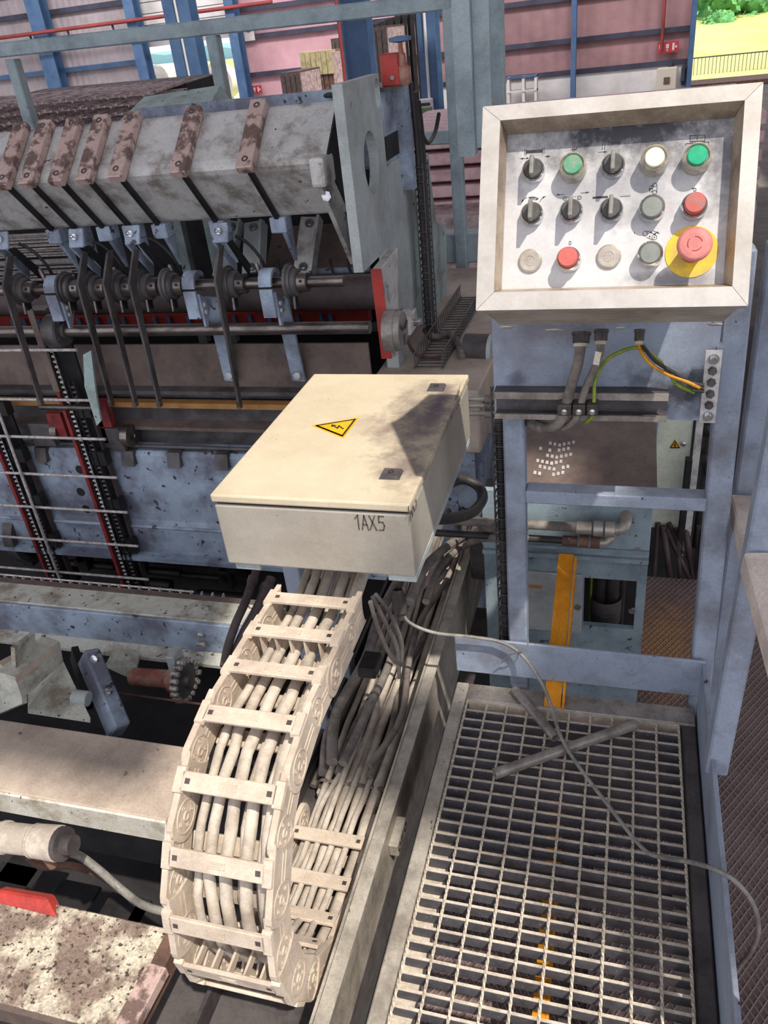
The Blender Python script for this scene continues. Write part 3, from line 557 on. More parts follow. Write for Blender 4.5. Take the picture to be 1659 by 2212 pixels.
corn = [(0, -Hh), (W, -Hh), (W, 0), (0, 0)]; inn = [(iw0, ih1), (iw1, ih1), (iw1, ih0), (iw0, ih0)]; rec = [(o0, p1_), (o1, p1_), (o1, p0_), (o0, p0_)]
for k in range(4):
    j = (k + 1) % 4; g = .00035
    e = V((corn[j][0] - corn[k][0], corn[j][1] - corn[k][1])).normalized() * g
    sh = lambda c, s: (c[0] + s * e[0], c[1] + s * e[1])
    mf, mr_ = rim(sh(corn[k], 1), sh(corn[j], -1), sh(inn[k], 1), sh(inn[j], -1), sh(rec[k], 1), sh(rec[j], -1))
    fr = obj('frame_rail', mf, M['stainless'], cpn); obj('frame_return_shade', mr_, M['frame_return_shade'], fr)
obj('housing', MB().hexa([(.006, -Hh + .006, -.205), (W - .006, -Hh + .006, -.205), (W - .006, -.006, -.232), (.006, -.006, -.232), (.004, -Hh + .004, -.0165), (W - .004, -Hh + .004, -.0165), (W - .004, -.004, -.0165), (.004, -.004, -.0165)][:4] + [(.004, -Hh + .004, -.042), (W - .004, -Hh + .004, -.042), (W - .004, -.004, -.042), (.004, -.004, -.042)]), M['stainless_in'], cpn, .002)
mb = MB()
for (a, b, c, d) in ((.003, W - .003, -Hh + .003, -Hh + .005), (.003, W - .003, -.005, -.003), (.003, .005, -Hh + .005, -.005), (W - .005, W - .003, -Hh + .005, -.005)): mb.box(a, b, c, d, -.042, -.016)
obj('housing_lip', mb, M['stainless'], cpn)
M['panel_plate'] = stained('panel_plate', ((206, 204, 204), (182, 180, 182)), [(.02, .106, 0, .17, .05, .1, 1.0, (52, 51, 60)), (.15, .06, 0, .03, .09, .1, .8, (84, 82, 92)), (-.02, .02, 0, .09, .05, .1, .45, (110, 108, 116)), (-.15, .07, 0, .02, .05, .1, .6, (96, 94, 104)), (.1, -.105, 0, .08, .014, .1, .7, (90, 90, 98)), (.06, .03, 0, .07, .07, .1, .4, (104, 102, 112))], None, 26)
obj('button_plate', MB().box(o0 - .002, o1 + .002, p1_ - .002, p0_ + .002, -.041, -.037), M['panel_plate'], cpn)
ZB = -.037
def ring(x, y, m='chrome', r=.0165, h=.014, par=cpn, name='push_button'):
    return obj(name, MB().lathe((x, y, ZB), (0, 0, 1), [(0, r + .001), (.002, r + .001), (h - .002, r), (h, r - .0022), (h - .003, r - .004), (h - .003, 0)], 28), M[m], par)
def pos(px, py): return pl(px, py, ZB + .008)
for px, py in ((1152, 368), (1324, 358), (1149, 462), (1234, 456), (1320, 453)):
    x, y = pos(px, py); s = ring(x, y, name='selector_switch')
    obj('knob', MB().lathe((x, y, ZB + .004), (0, 0, 1), [(0, .0138), (.014, .0132), (.0155, .012), (.0155, 0)], 24), M['knob_black'], s)
    obj('lever', MB().box(x - .003, x + .003, y - .0135, y + .0138, ZB + .018, ZB + .038), M['lever_grey'], s, .0015, 2)
for px, py, mc in ((1238, 364, 'green_dusty'), (1413, 349, 'white_cap'), (1504, 345, 'green_cap')):
    x, y = pos(px, py); s = ring(x, y, 'clear_ring', .0185, .0265, name='indicator_button')
    obj('lens', MB().lathe((x, y, ZB + .021), (0, 0, 1), [(0, .0135), (.0065, .0133), (.0075, .0122), (.0078, 0)], 24), M[mc], s)
for px, py, mc, hh in ((1408, 452, 'grey_cap', .0185), (1404, 551, 'grey_cap', .0185), (1499, 446, 'red_dusty', .027), (1228, 561, 'red_cap', .027)):
    x, y = pos(px, py); s = ring(x, y, r=.0175, h=.0215 if 'grey' in mc else .0175)
    obj('cap', MB().lathe((x, y, ZB + .004), (0, 0, 1), [(0, .0142), (hh - .002, .0142), (hh - .0005, .0132), (hh, 0)], 24), M[mc], s)
for px, py in ((1145, 563), (1315, 554)):
    x, y = pl(px, py, ZB + .003); s = obj('blanking_plug', MB().lathe((x, y, ZB), (0, 0, 1), [(0, .0178), (.003, .0175), (.0045, .015), (.0045, 0)], 28), M['plug_steel'], cpn)
    mb = MB().lathe((x, y, ZB + .0045), (0, 0, 1), [(0, .0078), (.0006, .0076), (.0006, .0066), (0, .0064)], 20)
    for k, w_ in ((-.0035, .0035), (0, .005), (.0035, .0035)): mb.box(x + k - .0009, x + k + .0009, y - w_, y + w_, ZB + .0045, ZB + .0052)
    obj('embossing', mb, M['plug_steel'], s)
x, y = pl(1494, 544, ZB + .001)
yd = obj('emergency_stop', MB().lathe((x, y, ZB), (0, 0, 1), [(0, .036), (.0014, .036), (.0016, 0)], 36), M['yellow_disc'], cpn); yd['label'] = 'round yellow backing plate of the emergency stop'
obj('stem', MB().lathe((x, y, ZB + .0016), (0, 0, 1), [(0, .0155), (.008, .0155), (.009, .0148), (.036, .0165), (.042, .019)], 28), M['mushroom_red'], yd)
obj('mushroom_head', MB().lathe((x, y, ZB + .042), (0, 0, 1), [(0, .017), (.002, .0222), (.006, .0235), (.009, .0215), (.0105, .0195), (.0112, .014), (.0112, 0)], 36), M['mushroom_top'], yd)
mb = MB()
for a0_ in (0.3, 2.4, 4.5):
    arc = [(x + .0095 * math.cos(a0_ + i * .16), y + .0095 * math.sin(a0_ + i * .16), ZB + .0532) for i in range(9)]; mb.stroke(arc, .0009, (0, 0, 1), .0005)
obj('turn_arrows', mb, M['mushroom_red'], yd)
# printed symbols
mb = MB()
def P3(px, py): a = pl(px, py, ZB); return V((a[0], a[1], ZB))
def ln_(pts, wd=.0007): mb.stroke([P3(*p) for p in pts], wd, (0, 0, 1), .0004)
def arrow(a, b, wd=.0006):
    ln_([a, b], wd); A, B = P3(*a), P3(*b); d = (B - A).normalized(); n_ = V((-d.y, d.x, 0)); mb.add([B + V((0, 0, .0004)), B - d * .0045 + n_ * .0014 + V((0, 0, .0004)), B - d * .0045 - n_ * .0014 + V((0, 0, .0004))], [(0, 1, 2)])
def circ(c, rpx, wd=.0006, n=18): ln_([(c[0] + rpx * math.cos(i * 2 * math.pi / n), c[1] + rpx * math.sin(i * 2 * math.pi / n)) for i in range(n + 1)], wd)
c1f = lambda X, Y: (1090 + X / 6.636, 260 + Y / 6.636); c2f = lambda X, Y: (1340 + X / 6.636, 240 + Y / 6.636)
c3f = lambda X, Y: (1100 + X / 6.9125, 400 + Y / 6.9125); c4f = lambda X, Y: (1340 + X / 6.9125, 380 + Y / 6.9125)
for X in (290, 312, 540, 566): ln_([c1f(X, 418 - (X - 290) * .09), c1f(X, 498 - (X - 290) * .09)])
ln_([c1f(322, 455), c1f(532, 440)], .0042); arrow(c1f(290, 546), c1f(225, 550)); arrow(c1f(300, 546), c1f(356, 542)); arrow(c1f(585, 519), c1f(652, 516)); arrow(c1f(640, 517), c1f(588, 520))
for X in (975, 1000, 1024): ln_([c1f(X, 395), c1f(X, 480)])
ln_([c1f(930, 480), c1f(975, 455), c1f(1050, 380)]); ln_([c1f(960, 420), c1f(1040, 412)])
arrow(c1f(1340, 458), c1f(1470, 450)); ln_([c1f(1400, 330), c1f(1400, 420)]); ln_([c1f(1436, 330), c1f(1436, 420)]); ln_([c1f(1540, 330), c1f(1660, 322)])
arrow(c3f(820, 138), c3f(700, 146)); arrow(c3f(1068, 120), c3f(1192, 106)); circ(c3f(830, 200), 3.9); circ(c3f(1049, 186), 3.9)
ln_([c3f(826, 200), c3f(834, 200)]); ln_([c3f(1045, 186), c3f(1053, 186)])
for X in range(870, 1020, 36): ln_([c3f(X, 178 - (X - 870) * .06), c3f(X + 20, 177 - (X - 870) * .06)], .0004); ln_([c3f(X, 222 - (X - 870) * .06), c3f(X + 20, 221 - (X - 870) * .06)], .0004)
ln_([c3f(262, 186), c3f(225, 205), c3f(200, 232)]); arrow(c3f(200, 232), c3f(184, 262)); ln_([c3f(460, 250), c3f(478, 212), c3f(505, 186)]); arrow(c3f(505, 186), c3f(545, 166))
ln_([c3f(290, 186), c3f(335, 176), c3f(425, 190), c3f(432, 208), c3f(405, 222), c3f(330, 208), c3f(290, 186)]); circ(c3f(410, 208), 1.1)
for X in (320, 340, 360, 380): ln_([c3f(X, 178), c3f(X + 6, 196)], .0012)
ln_([c3f(1258, 188), c3f(1460, 176)], .0028); ln_([c4f(0, 308), c4f(150, 298)], .0006)
ln_([c2f(430, 525), c2f(458, 470), c2f(490, 520)]); ln_([c2f(440, 505), c2f(478, 500)]); ln_([c2f(505, 470), c2f(508, 510)]); ln_([c2f(530, 468), c2f(530, 508)]); ln_([c2f(552, 466), c2f(552, 505)])
ln_([c2f(1000, 434), c2f(998, 352), c2f(1212, 342), c2f(1214, 428), c2f(1000, 434)]); ln_([c2f(1100, 366), c2f(1108, 382), c2f(1098, 396), c2f(1106, 410)])
for X in range(1010, 1210, 24): ln_([c2f(X, 436 - (X - 1010) * .03), c2f(X, 458 - (X - 1010) * .03)], .0009)
ln_([c2f(938, 494), c2f(938, 468), c2f(1266, 442), c2f(1268, 466)])
circ(c4f(516, 134), 4.2); circ(c4f(514, 246), 4.2); ln_([c4f(484, 134), c4f(484, 246)]); ln_([c4f(548, 134), c4f(546, 246)]); arrow(c4f(440, 150), c4f(438, 240))
for Y in (150, 190, 236): circ(c4f(466, Y), .6, .0009, 6)
circ(c4f(508, 918), 5.4); circ(c4f(370, 862), 5.2); ln_([c4f(400, 822), c4f(528, 880)]); ln_([c4f(400, 920), c4f(480, 955)]); arrow(c4f(486, 818), c4f(584, 860))
for X, Y in ((462, 840), (520, 860), (508, 918), (440, 905)): circ(c4f(X, Y), .6, .0011, 6)
ln_([c4f(212, 836), c4f(210, 862)])
ln_([c3f(898, 842), c3f(916, 838), c3f(924, 858), c3f(920, 886), c3f(900, 892), c3f(892, 870), c3f(898, 842)], .0007)
ln_([c4f(1066, 196), c4f(1074, 182), c4f(1084, 196)]); ln_([c4f(1086, 184), c4f(1112, 182), c4f(1132, 196), c4f(1128, 226), c4f(1098, 230), c4f(1098, 186)])
obj('printed_symbols', mb, M['ink'], cpn, kind='stuff')
# glands under the housing, and stub knockouts
def under(u, dn): return V((u, -Hh + .0062, -dn))
GL = []
for px, py, r, nm in ((1256, 718, .0155, 'a'), (1299, 712, .0115, 'b'), (1382, 712, .0085, 'c')):
    # meet the underside plane (local y = const)
    d = AX[0] * (px - CX) + AX[1] * (py - CY) + AX[2] * FPX; c = V((0, 0, HC)); p0 = O + PV * (-Hh + .006)
    q = c + d * ((p0 - c).dot(PV) / d.dot(PV)) - O; u, dn = q.dot(PU), q.dot(PN)
    g = obj('cable_gland', MB().lathe((u, -Hh + .0065, dn), (0, -1, 0), [(0, r * 1.12), (.006, r * 1.12), (.006, r), (.018, r), (.022, r * .9)], 8), M['gland_black'], cpn)
    obj('seal', MB().lathe((u, -Hh + .0065 - .021, dn), (0, -1, 0), [(0, r * .92), (.006, r * .86), (.006, r * .5)], 16), M['dust_cable'], g)
    GL.append(O + PU * u + PV * (-Hh + .0065 - .024) + PN * dn)
for px, py, r in ((1198, 713, .017), (1340, 708, .009), (1095, 706, .012), (1545, 700, .012)):
    d = AX[0] * (px - CX) + AX[1] * (py - CY) + AX[2] * FPX; c = V((0, 0, HC)); p0 = O + PV * (-Hh + .006)
    q = c + d * ((p0 - c).dot(PV) / d.dot(PV)) - O
    obj('knockout', MB().lathe((q.dot(PU), -Hh + .0062, q.dot(PN)), (0, -1, 0), [(0, r), (.002, r * .95), (.002, 0)], 18), M['stainless_in'], cpn)
# cables from the glands, clamped on the rail, looping away behind the stand
yc = 1.452
def cab(label, g, mids, r, m, cat='cable'):
    return solo('panel_cable', MB().tube(smooth([g - PV * -.012] + [g] + mids, 7), r, 10), M[m], label, cat)
cab('thick dusty cable hanging from the left gland of the panel', GL[0], [at(1247, 790, 'y', 1.44), at(1232, 840, 'y', yc), at(1221, 882, 'y', yc), at(1212, 908, 'y', yc + .005), at(1188, 925, 'y', 1.47), at(1158, 921, 'y', 1.52), at(1130, 900, 'y', 1.6)], .0098, 'grey_cable')
cab('medium dusty cable with white tag hanging from the middle gland', GL[1], [at(1294, 775, 'y', 1.44), at(1268, 830, 'y', yc), at(1252, 882, 'y', yc), at(1238, 912, 'y', yc + .006), at(1205, 926, 'y', 1.49), at(1170, 912, 'y', 1.54), at(1150, 895, 'y', 1.6)], .007, 'grey_cable')
cab('orange-yellow earth wire from right gland to the terminal bar', GL[2], [at(1384, 757, 'y', 1.45), at(1402, 783, 'y', 1.46), at(1440, 808, 'y', 1.468), at(1482, 824, 'y', 1.47), at(1512, 838, 'y', 1.471)], .0034, 'orange_wire', 'wire')
cab('black wire beside the orange one from right gland to terminal bar', GL[2] + V((.004, .002, 0)), [at(1396, 757, 'y', 1.452), at(1418, 782, 'y', 1.462), at(1458, 806, 'y', 1.47), at(1492, 826, 'y', 1.473), at(1514, 834, 'y', 1.474)], .0036, 'black_rubber', 'wire')
solo('earth_wire', MB().tube(smooth([at(1262, 915, 'y', 1.47), at(1279, 900, 'y', yc), at(1283, 870, 'y', yc), at(1286, 820, 'y', 1.462), at(1308, 780, 'y', 1.468), at(1345, 758, 'y', 1.468), at(1382, 752, 'y', 1.468), at(1420, 776, 'y', 1.472), at(1448, 810, 'y', 1.476), at(1466, 832, 'y', 1.478), at(1500, 848, 'y', 1.478)], 7), .0036, 8), M['yellow_green'], 'green-yellow earth wire arching over the mounting plate', 'wire')
p = at(1295, 772, 'y', 1.425); solo('cable_tag', MB().bar(p + V((-.002, 0, .011)), p + V((-.006, 0, -.014)), .011, .0015, (0, -1, 0)), M['white_cap'], 'small white tag on the medium cable below the panel', 'tag')
for px, wd, cl in ((1221, .019, 'thick cable'), (1252, .016, 'medium cable'), (1281, .013, 'green-yellow wire')):
    p = at(px, 876, 'y', 1.462); t2 = thing('cable_clamp', 'dark clamp holding the %s on the rail under the panel' % cl, 'clamp', p)
    obj('saddle', MB().box(p.x - wd / 2 - .004, p.x + wd / 2 + .004, 1.438, 1.468, p.z - .012, p.z + .012), M['gland_black'], t2, .003, 2)
    obj('screw', MB().lathe((p.x, 1.438, p.z - .002), (0, -1, 0), [(0, .0062), (.003, .006), (.004, 0)], 12), M['chrome'], t2)
for k in range(3):
    a = at(1488 + 4 * k, 826 + k * 8, 'y', 1.472); b = at(1520, 832 + 7 * k, 'y', 1.474); solo('cable_lug', MB().cyl(a, b, .0032, n=8), M['gland_black'], 'dark lug on a wire end at the terminal bar, %s of three' % ('upper', 'middle', 'lower')[k], 'lug', 'wire lugs at the terminal bar')
# wire cable ladder with conduit up the left post of the stand
t = thing('wire_ladder', 'narrow wire cable ladder fixed up the left post of the stand', 'cable ladder', (-.26, 1.57, .2))
xa, xb = at(1066, 1000, 'y', 1.57).x, at(1092, 1000, 'y', 1.57).x; z0 = .02; z1 = .80
for x in (xa, xb): obj('side_wire', MB().cyl((x, 1.57, z0), (x, 1.57, z1), .0022, n=6), M['dark_steel'], t)
mb = MB(); mb.tube([(xa, 1.6, 0), (xa, 1.567, 0), (xb, 1.567, 0), (xb, 1.6, 0)], .0022, 6); zz = z0 + .01
r0 = obj('rung', MB().tube([(xa, 1.6, zz), (xa, 1.567, zz), (xb, 1.567, zz), (xb, 1.6, zz)], .0022, 6), M['dark_steel'], t)
for k in range(1, 25):
    c = r0.copy(); C.objects.link(c); c.parent = t; c.location = r0.location + V((0, 0, .0315 * k))
mb = MB(); xm = (xa + xb) / 2; prof = []
for i in range(260): prof.append((i * .003, .0105 if i % 2 else .009))
mb.lathe((xm, 1.585, z0), (0, 0, 1), prof, 12); solo('corrugated_conduit', mb, M['black_rubber'], 'black corrugated conduit running inside the wire ladder on the stand', 'conduit')
# ---------------------------------------------------------------- cream electrical enclosure
EX0, EX1, EY0, EY1, EZT, EZB = -.766, -.358, 1.21, 1.835, .72, .552
t = thing('electrical_enclosure', 'cream steel electrical enclosure, hand-marked 1AX5, above the energy chain', 'enclosure', ((EX0 + EX1) / 2, (EY0 + EY1) / 2, EZB))
obj('body', MB().box(EX0 + .003, EX1 - .003, EY0 + .003, EY1 - .003, EZB, EZT - .0245), M['cream_body'], t, .004, 2)
obj('gasket', MB().box(EX0 + .008, EX1 - .008, EY0 + .008, EY1 - .008, EZT - .025, EZT - .018), M['black_and_shade'], t)
M['cream_lid'] = stained('cream_lid', ((212, 198, 172), (199, 184, 157)), [(.15, .06, 0, .10, .17, .1, .86, (104, 88, 90)), (.165, -.17, 0, .07, .085, .1, .8, (110, 96, 92)), (.165, .14, 0, .022, .10, .1, .8, (84, 66, 86)), (.02, .02, 0, .07, .05, .1, .35, (150, 130, 120)), (.13, .22, 0, .08, .06, .1, .4, (150, 134, 124))], None, 20)
lid = obj('lid', MB().box(EX0, EX1, EY0, EY1, EZT - .018, EZT), M['cream_lid'], t, .004, 2)
for px, py in ((943, 839), (845, 1026)):
    p = at(px, py, 'z', EZT); lk = obj('lock', MB().hexa([(p.x - .021, p.y - .019, EZT), (p.x + .021, p.y - .019, EZT), (p.x + .021, p.y + .019, EZT), (p.x - .021, p.y + .019, EZT), (p.x - .017, p.y - .015, EZT + .007), (p.x + .017, p.y - .015, EZT + .007), (p.x + .017, p.y + .015, EZT + .007), (p.x - .017, p.y + .015, EZT + .007)]), M['dark_frame'], lid)
    obj('key_socket', MB().lathe((p.x, p.y, EZT + .007), (0, 0, 1), [(0, .006), (.001, .006), (.001, .004), (-.002, .003), (-.002, 0)], 14), M['black_and_shade'], lid)
tri = [at(672, 919, 'z', EZT + .0006), at(742, 947, 'z', EZT + .0006), at(776, 902, 'z', EZT + .0006)]
ws = obj('warning_sign', MB().prism([(p.x, p.y) for p in tri], 'z', EZT, EZT + .0007), M['warn_yellow'], lid); ws['label'] = 'yellow triangular high voltage warning sticker'
cc = (tri[0] + tri[1] + tri[2]) / 3; mb = MB(); ti = [cc + (p - cc) * .80 + V((0, 0, .0003)) for p in tri]; mb.stroke(ti + [ti[0], ti[1]], .0045, (0, 0, 1), .0005)
base = (tri[0] + tri[1]) / 2; up = (tri[2] - (tri[0] + tri[1]) / 2); sd = (tri[1] - tri[0])
T2 = lambda u, v: cc + sd * u + up * v + V((0, 0, .0004))
up = up; mb.stroke([T2(.16, .0), T2(-.02, .05), T2(.05, -.06), T2(-.16, -.02)], .0032, (0, 0, 1), .0005); mb.stroke([T2(-.1, -.08), T2(-.16, -.02), T2(-.08, .02)], .0028, (0, 0, 1), .0005)
obj('warning_symbol', mb, M['ink'], lid)
def script_1ax5(mb, org, u, v, n, h):
    g = [[(0, .75), (.22, 1), (.2, 0)], [(.45, 0), (.68, 1), (.9, -.02)], [(.52, .36), (.84, .34)], [(1.05, 1), (1.5, 0)], [(1.45, 1), (1.02, 0)], [(2.1, 1), (1.75, 1), (1.72, .58), (2.0, .6), (2.1, .35), (2.0, .05), (1.7, .02)]]
    for s in g: mb.stroke([org + u * (a * h * .85) + v * (b * h) for a, b in s], .0022, n, .0005)
mb = MB(); o1_ = at(770, 1143, 'y', EY0 + .0025); script_1ax5(mb, o1_, V((1, 0, .0)), V((0, 0, 1)), V((0, -1, 0)), .032)
obj('handwriting', mb, M['pencil'], t)
mb = MB(); o2 = at(884, 1131, 'x', EX1 - .0025); script_1ax5(mb, o2, V((0, 1, 0)), V((0, 0, 1)), V((1, 0, 0)), .034); o3 = at(985, 886, 'x', EX1 - .0025); script_1ax5(mb, o3, V((0, 1, 0)), V((0, 0, 1)), V((1, 0, 0)), .034)
obj('handwriting', mb, M['pencil'], t)
for x0, x1 in ((EX0 + .014, EX0 + .07), (EX1 - .062, EX1 - .004)): obj('mounting_rail', MB().box(x0, x1, EY0 + .01, EY1 - .01, EZB - .018, EZB), M['pale_paint'], t, .002)
t = thing('enclosure_post', 'blue-grey bracket post carrying the cream enclosure from below', 'bracket', (-.72, 1.6, -.2))
obj('post', MB().box(-.742, -.70, 1.40, 1.44, -.6, EZB - .018), M['blue_paint'], t, .003); obj('cross_arm', MB().box(-.70, -.40, 1.60, 1.65, EZB - .05, EZB - .018), M['blue_paint'], t, .003); obj('post', MB().box(-.742, -.70, 1.60, 1.65, -.6, EZB - .018), M['blue_paint'], t, .003)
# black loop of hose under the enclosure, to the right
solo('looped_hose', MB().tube(smooth([at(915, 1092, 'y', 1.62), at(965, 1050, 'y', 1.78), at(1000, 1036, 'y', 1.84), at(1032, 1050, 'y', 1.84), at(1043, 1076, 'y', 1.80), at(1022, 1105, 'y', 1.72), at(985, 1118, 'y', 1.62), at(930, 1122, 'y', 1.5)], 7), .0135, 12), M['black_rubber'], 'thick black hose looping out right of the cream enclosure', 'hose')
# ---------------------------------------------------------------- cable trough with its cables
TX0, TX1, TZ = -.715, -.441, -.175
t = thing('cable_trough', 'steel cable trough running away under the cream enclosure beside the platform', 'trough', (-.58, 1.4, TZ))
obj('trough_floor', MB().box(TX0, TX1 - .014, .3, 2.35, TZ - .01, TZ), M['dark_frame'], t)
obj('side_wall', MB().box(TX1 - .012, TX1 - .002, .3, 2.33, TZ - .14, -.004), M['galvanised'], t)
obj('wall_lip', MB().box(TX1 - .016, TX1 + .012, .3, 2.33, -.004, 0), M['galvanised'], t)
obj('wall_lip', MB().box(TX1 - .022, TX1 - .017, .5, 2.33, -.03, .004), M['galvanised'], t)
obj('side_wall', MB().box(TX0 - .008, TX0, .3, 2.2, TZ - .05, -.12), M['dark_frame'], t)
obj('bottom_flange', MB().box(TX1 - .002, TX1 + .05, .3, 2.2, TZ - .14, TZ - .13), M['dark_frame'], t)
p = at(862, 1806, 'x', TX1 + .006)
for (px, py) in ((862, 1806), (1043, 1183)):
    p = at(px, py, 'x', TX1 + .012); b = obj('end_bracket', MB().box(TX1 - .002, TX1 + .02, p.y - .04, p.y + .04, p.z - .018, p.z + .018), M['galvanised'], t, .002)
    for dy in (-.026, .026): obj('ring_mark', MB().lathe((TX1 + .02, p.y + dy, p.z), (1, 0, 0), [(0, .011), (.001, .011), (.001, .006), (0, .006)], 14), M['dark_frame'], b)
    obj('letter_mark', MB().box(TX1 + .02, TX1 + .021, p.y - .008, p.y - .004, p.z - .011, p.z + .011).box(TX1 + .02, TX1 + .021, p.y - .004, p.y + .008, p.z + .007, p.z + .011).box(TX1 + .02, TX1 + .021, p.y - .004, p.y + .005, p.z - .002, p.z + .002), M['dark_frame'], b, kind='stuff')
# slotted aluminium rail below the bend
t = thing('slotted_rail', 'slotted aluminium rail on the floor below the bend of the energy chain', 'rail', (-.67, .6, -.25))
obj('profile', MB().box(-.705, -.60, .3, .86, -.25, -.20), M['galvanised'], t)
for k in range(4): obj('groove', MB().box(-.684 + k * .02, -.676 + k * .02, .3, .86, -.2002, -.1975), M['black_and_shade'], t)
obj('side_rail', MB().box(-.75, -.72, .3, .9, -.25, -.185), M['white_paint'], t)
# ---------------------------------------------------------------- energy chain
CXL, CXR = -.672, -.492; CYc, CZc, RC, PIT, LH = .945, .165, .282, .1035, .078
def chain_pt(s):
    """centre line: top run toward the viewer, half circle down, bottom run away; returns y, z, tangent angle"""
    s0 = .295
    if s < s0: return CYc + s0 - s, CZc + RC - .0, math.pi
    a = (s - s0) / RC
    if a < math.pi: return CYc - RC * math.sin(a) * 1.02, CZc + RC * math.cos(a), math.pi + a
    e = s - s0 - math.pi * RC; return CYc + e, CZc - RC, 2 * math.pi
ec = thing('energy_chain', 'dusty beige plastic energy chain bending from the enclosure into the trough', 'energy chain', (-.58, .95, -.15), None)
def link_outline(n=9):
    h = LH / 2; L = PIT; pts = []
    for i in range(n): a = -math.pi / 2 + math.pi * i / (n - 1); pts.append((L * .5 + .012 + math.cos(a) * h * .72, math.sin(a) * h))
    for i in range(n - 1, -1, -1): a = -math.pi / 2 + math.pi * i / (n - 1); pts.append((-L * .5 + .006 + math.cos(a) * h * .4 - .01, math.sin(a) * h * .98))
    return pts
outline = link_outline()
NL = 13
def frame(k):
    y, z, a = chain_pt((k + .5) * PIT); return V((0, y, z)), V((0, math.cos(a), math.sin(a))), V((0, -math.sin(a), math.cos(a))) * -1
def loc(fr, x, s, n): return V((x, 0, 0)) + fr[0] + fr[1] * s + fr[2] * n
for k in range(NL):
    fr = frame(k); ctr = fr[0]
    # fr[2] points to the outside of the bend
    for side, x in ((-1, CXL), (1, CXR)):
        e = .0035 if k % 2 else 0.0
        xo = x + side * (.006 + e); xi = x - side * .006 + side * e
        mb = MB(); n = len(outline)
        vs = [loc(fr, xi, s, q) for s, q in outline] + [loc(fr, xo, s, q) for s, q in outline]
        mb.add(vs, [tuple(range(n)), tuple(range(n, 2 * n))[::-1]] + [(i, i + n, (i + 1) % n + n, (i + 1) % n) for i in range(n)])
        lk = obj('link_plate', mb, M['dust_plastic'], ec, .002, 1)
        d = V((side, 0, 0)); mb = MB(); face = xo if side > 0 else xi
        out = V((side, 0, 0)) if side > 0 else V((1, 0, 0))
        fx = xo if side > 0 else (x + .006 - .0035 * (k % 2))
        c = loc(fr, fx, PIT * .46, 0)
        mb.lathe(c, out, [(0, .030), (.0018, .030), (.0018, .0275), (0, .0275)], 20); mb.lathe(c, out, [(0, .009), (.0026, .0085), (.0026, .006), (.0008, .0055), (.0008, 0)], 12)
        for a in (0.6, 2.2, 3.9, 5.4): mb.lathe(loc(fr, fx, PIT * .46 + .019 * math.cos(a), .019 * math.sin(a)), out, [(0, .0048), (.0012, .0044), (.0012, .003), (0, .003)], 8)
        for sgn in (1, -1): mb.bar(loc(fr, fx, -.03, sgn * .006) + out * .0006, loc(fr, fx, .022, sgn * .006) + out * .0006, .0016, .0014)
        obj('pin_boss', mb, M['dust_plastic'], lk)
        # tab on the outer rim where the crossbar clips in
        obj('clip_tab', MB().hexa([loc(fr, x - .009, -.030, LH / 2 - .003), loc(fr, x + .009, -.030, LH / 2 - .003), loc(fr, x + .009, .016, LH / 2 - .003), loc(fr, x - .009, .016, LH / 2 - .003), loc(fr, x - .008, -.028, LH / 2 + .005), loc(fr, x + .008, -.028, LH / 2 + .005), loc(fr, x + .008, .014, LH / 2 + .005), loc(fr, x - .008, .014, LH / 2 + .005)]), M['dust_plastic'], lk)
    def cross(nn, sgn):
        a0, a1 = CXL + .004, CXR - .004; s0, s1 = -.022, .010; h0, h1 = nn - .004, nn + .004
        cb = obj('crossbar', MB().hexa([loc(fr, a0, s0, h0), loc(fr, a1, s0, h0), loc(fr, a1, s1, h0), loc(fr, a0, s1, h0), loc(fr, a0, s0, h1), loc(fr, a1, s0, h1), loc(fr, a1, s1, h1), loc(fr, a0, s1, h1)]), M['dust_plastic'], ec, .0015)
        mb = MB(); m_ = (a0 + a1) / 2; o_ = h1 if sgn > 0 else h0; q = .0008 * sgn
        for (u0, u1, v0, v1) in ((m_ - .016, m_ + .016, -.011, -.0102), (m_ - .016, m_ + .016, -.0008, .0), (m_ - .016, m_ - .0152, -.011, 0), (m_ + .0152, m_ + .016, -.011, 0), (m_ - .013, m_ + .013, -.0085, -.0072), (m_ - .013, m_ + .011, -.0048, -.0035)):
            mb.hexa([loc(fr, u0, v0, o_), loc(fr, u1, v0, o_), loc(fr, u1, v1, o_), loc(fr, u0, v1, o_), loc(fr, u0, v0, o_ + q), loc(fr, u1, v0, o_ + q), loc(fr, u1, v1, o_ + q), loc(fr, u0, v1, o_ + q)])
        obj('raised_mark', mb, M['dust_plastic'], cb)
        for xx in (a0 + .012, a1 - .012):
            mb = MB(); mb.hexa([loc(fr, xx - .0045, -.0105, o_), loc(fr, xx + .0045, -.0105, o_), loc(fr, xx + .0045, -.0015, o_), loc(fr, xx - .0045, -.0015, o_), loc(fr, xx - .0045, -.0105, o_ + q * .4), loc(fr, xx + .0045, -.0105, o_ + q * .4), loc(fr, xx + .0045, -.0015, o_ + q * .4), loc(fr, xx - .0045, -.0015, o_ + q * .4)])
            obj('slot', mb, M['hose_brown'], cb)
    cross(LH / 2 + .001, 1); cross(-LH / 2 - .001, -1)
    if k in (1, 4, 7, 9, 11, 13):
        for xx in (-.648, -.616, -.586, -.556, -.526): obj('divider', MB().hexa([loc(fr, xx - .0022, -.008, -LH / 2 + .003), loc(fr, xx + .0022, -.008, -LH / 2 + .003), loc(fr, xx + .0022, .006, -LH / 2 + .003), loc(fr, xx - .0022, .006, -LH / 2 + .003), loc(fr, xx - .0022, -.014, LH / 2 - .002), loc(fr, xx + .0022, -.014, LH / 2 - .002), loc(fr, xx + .0022, .008, LH / 2 - .002), loc(fr, xx - .0022, .008, LH / 2 - .002)]), M['dust_plastic'], ec)
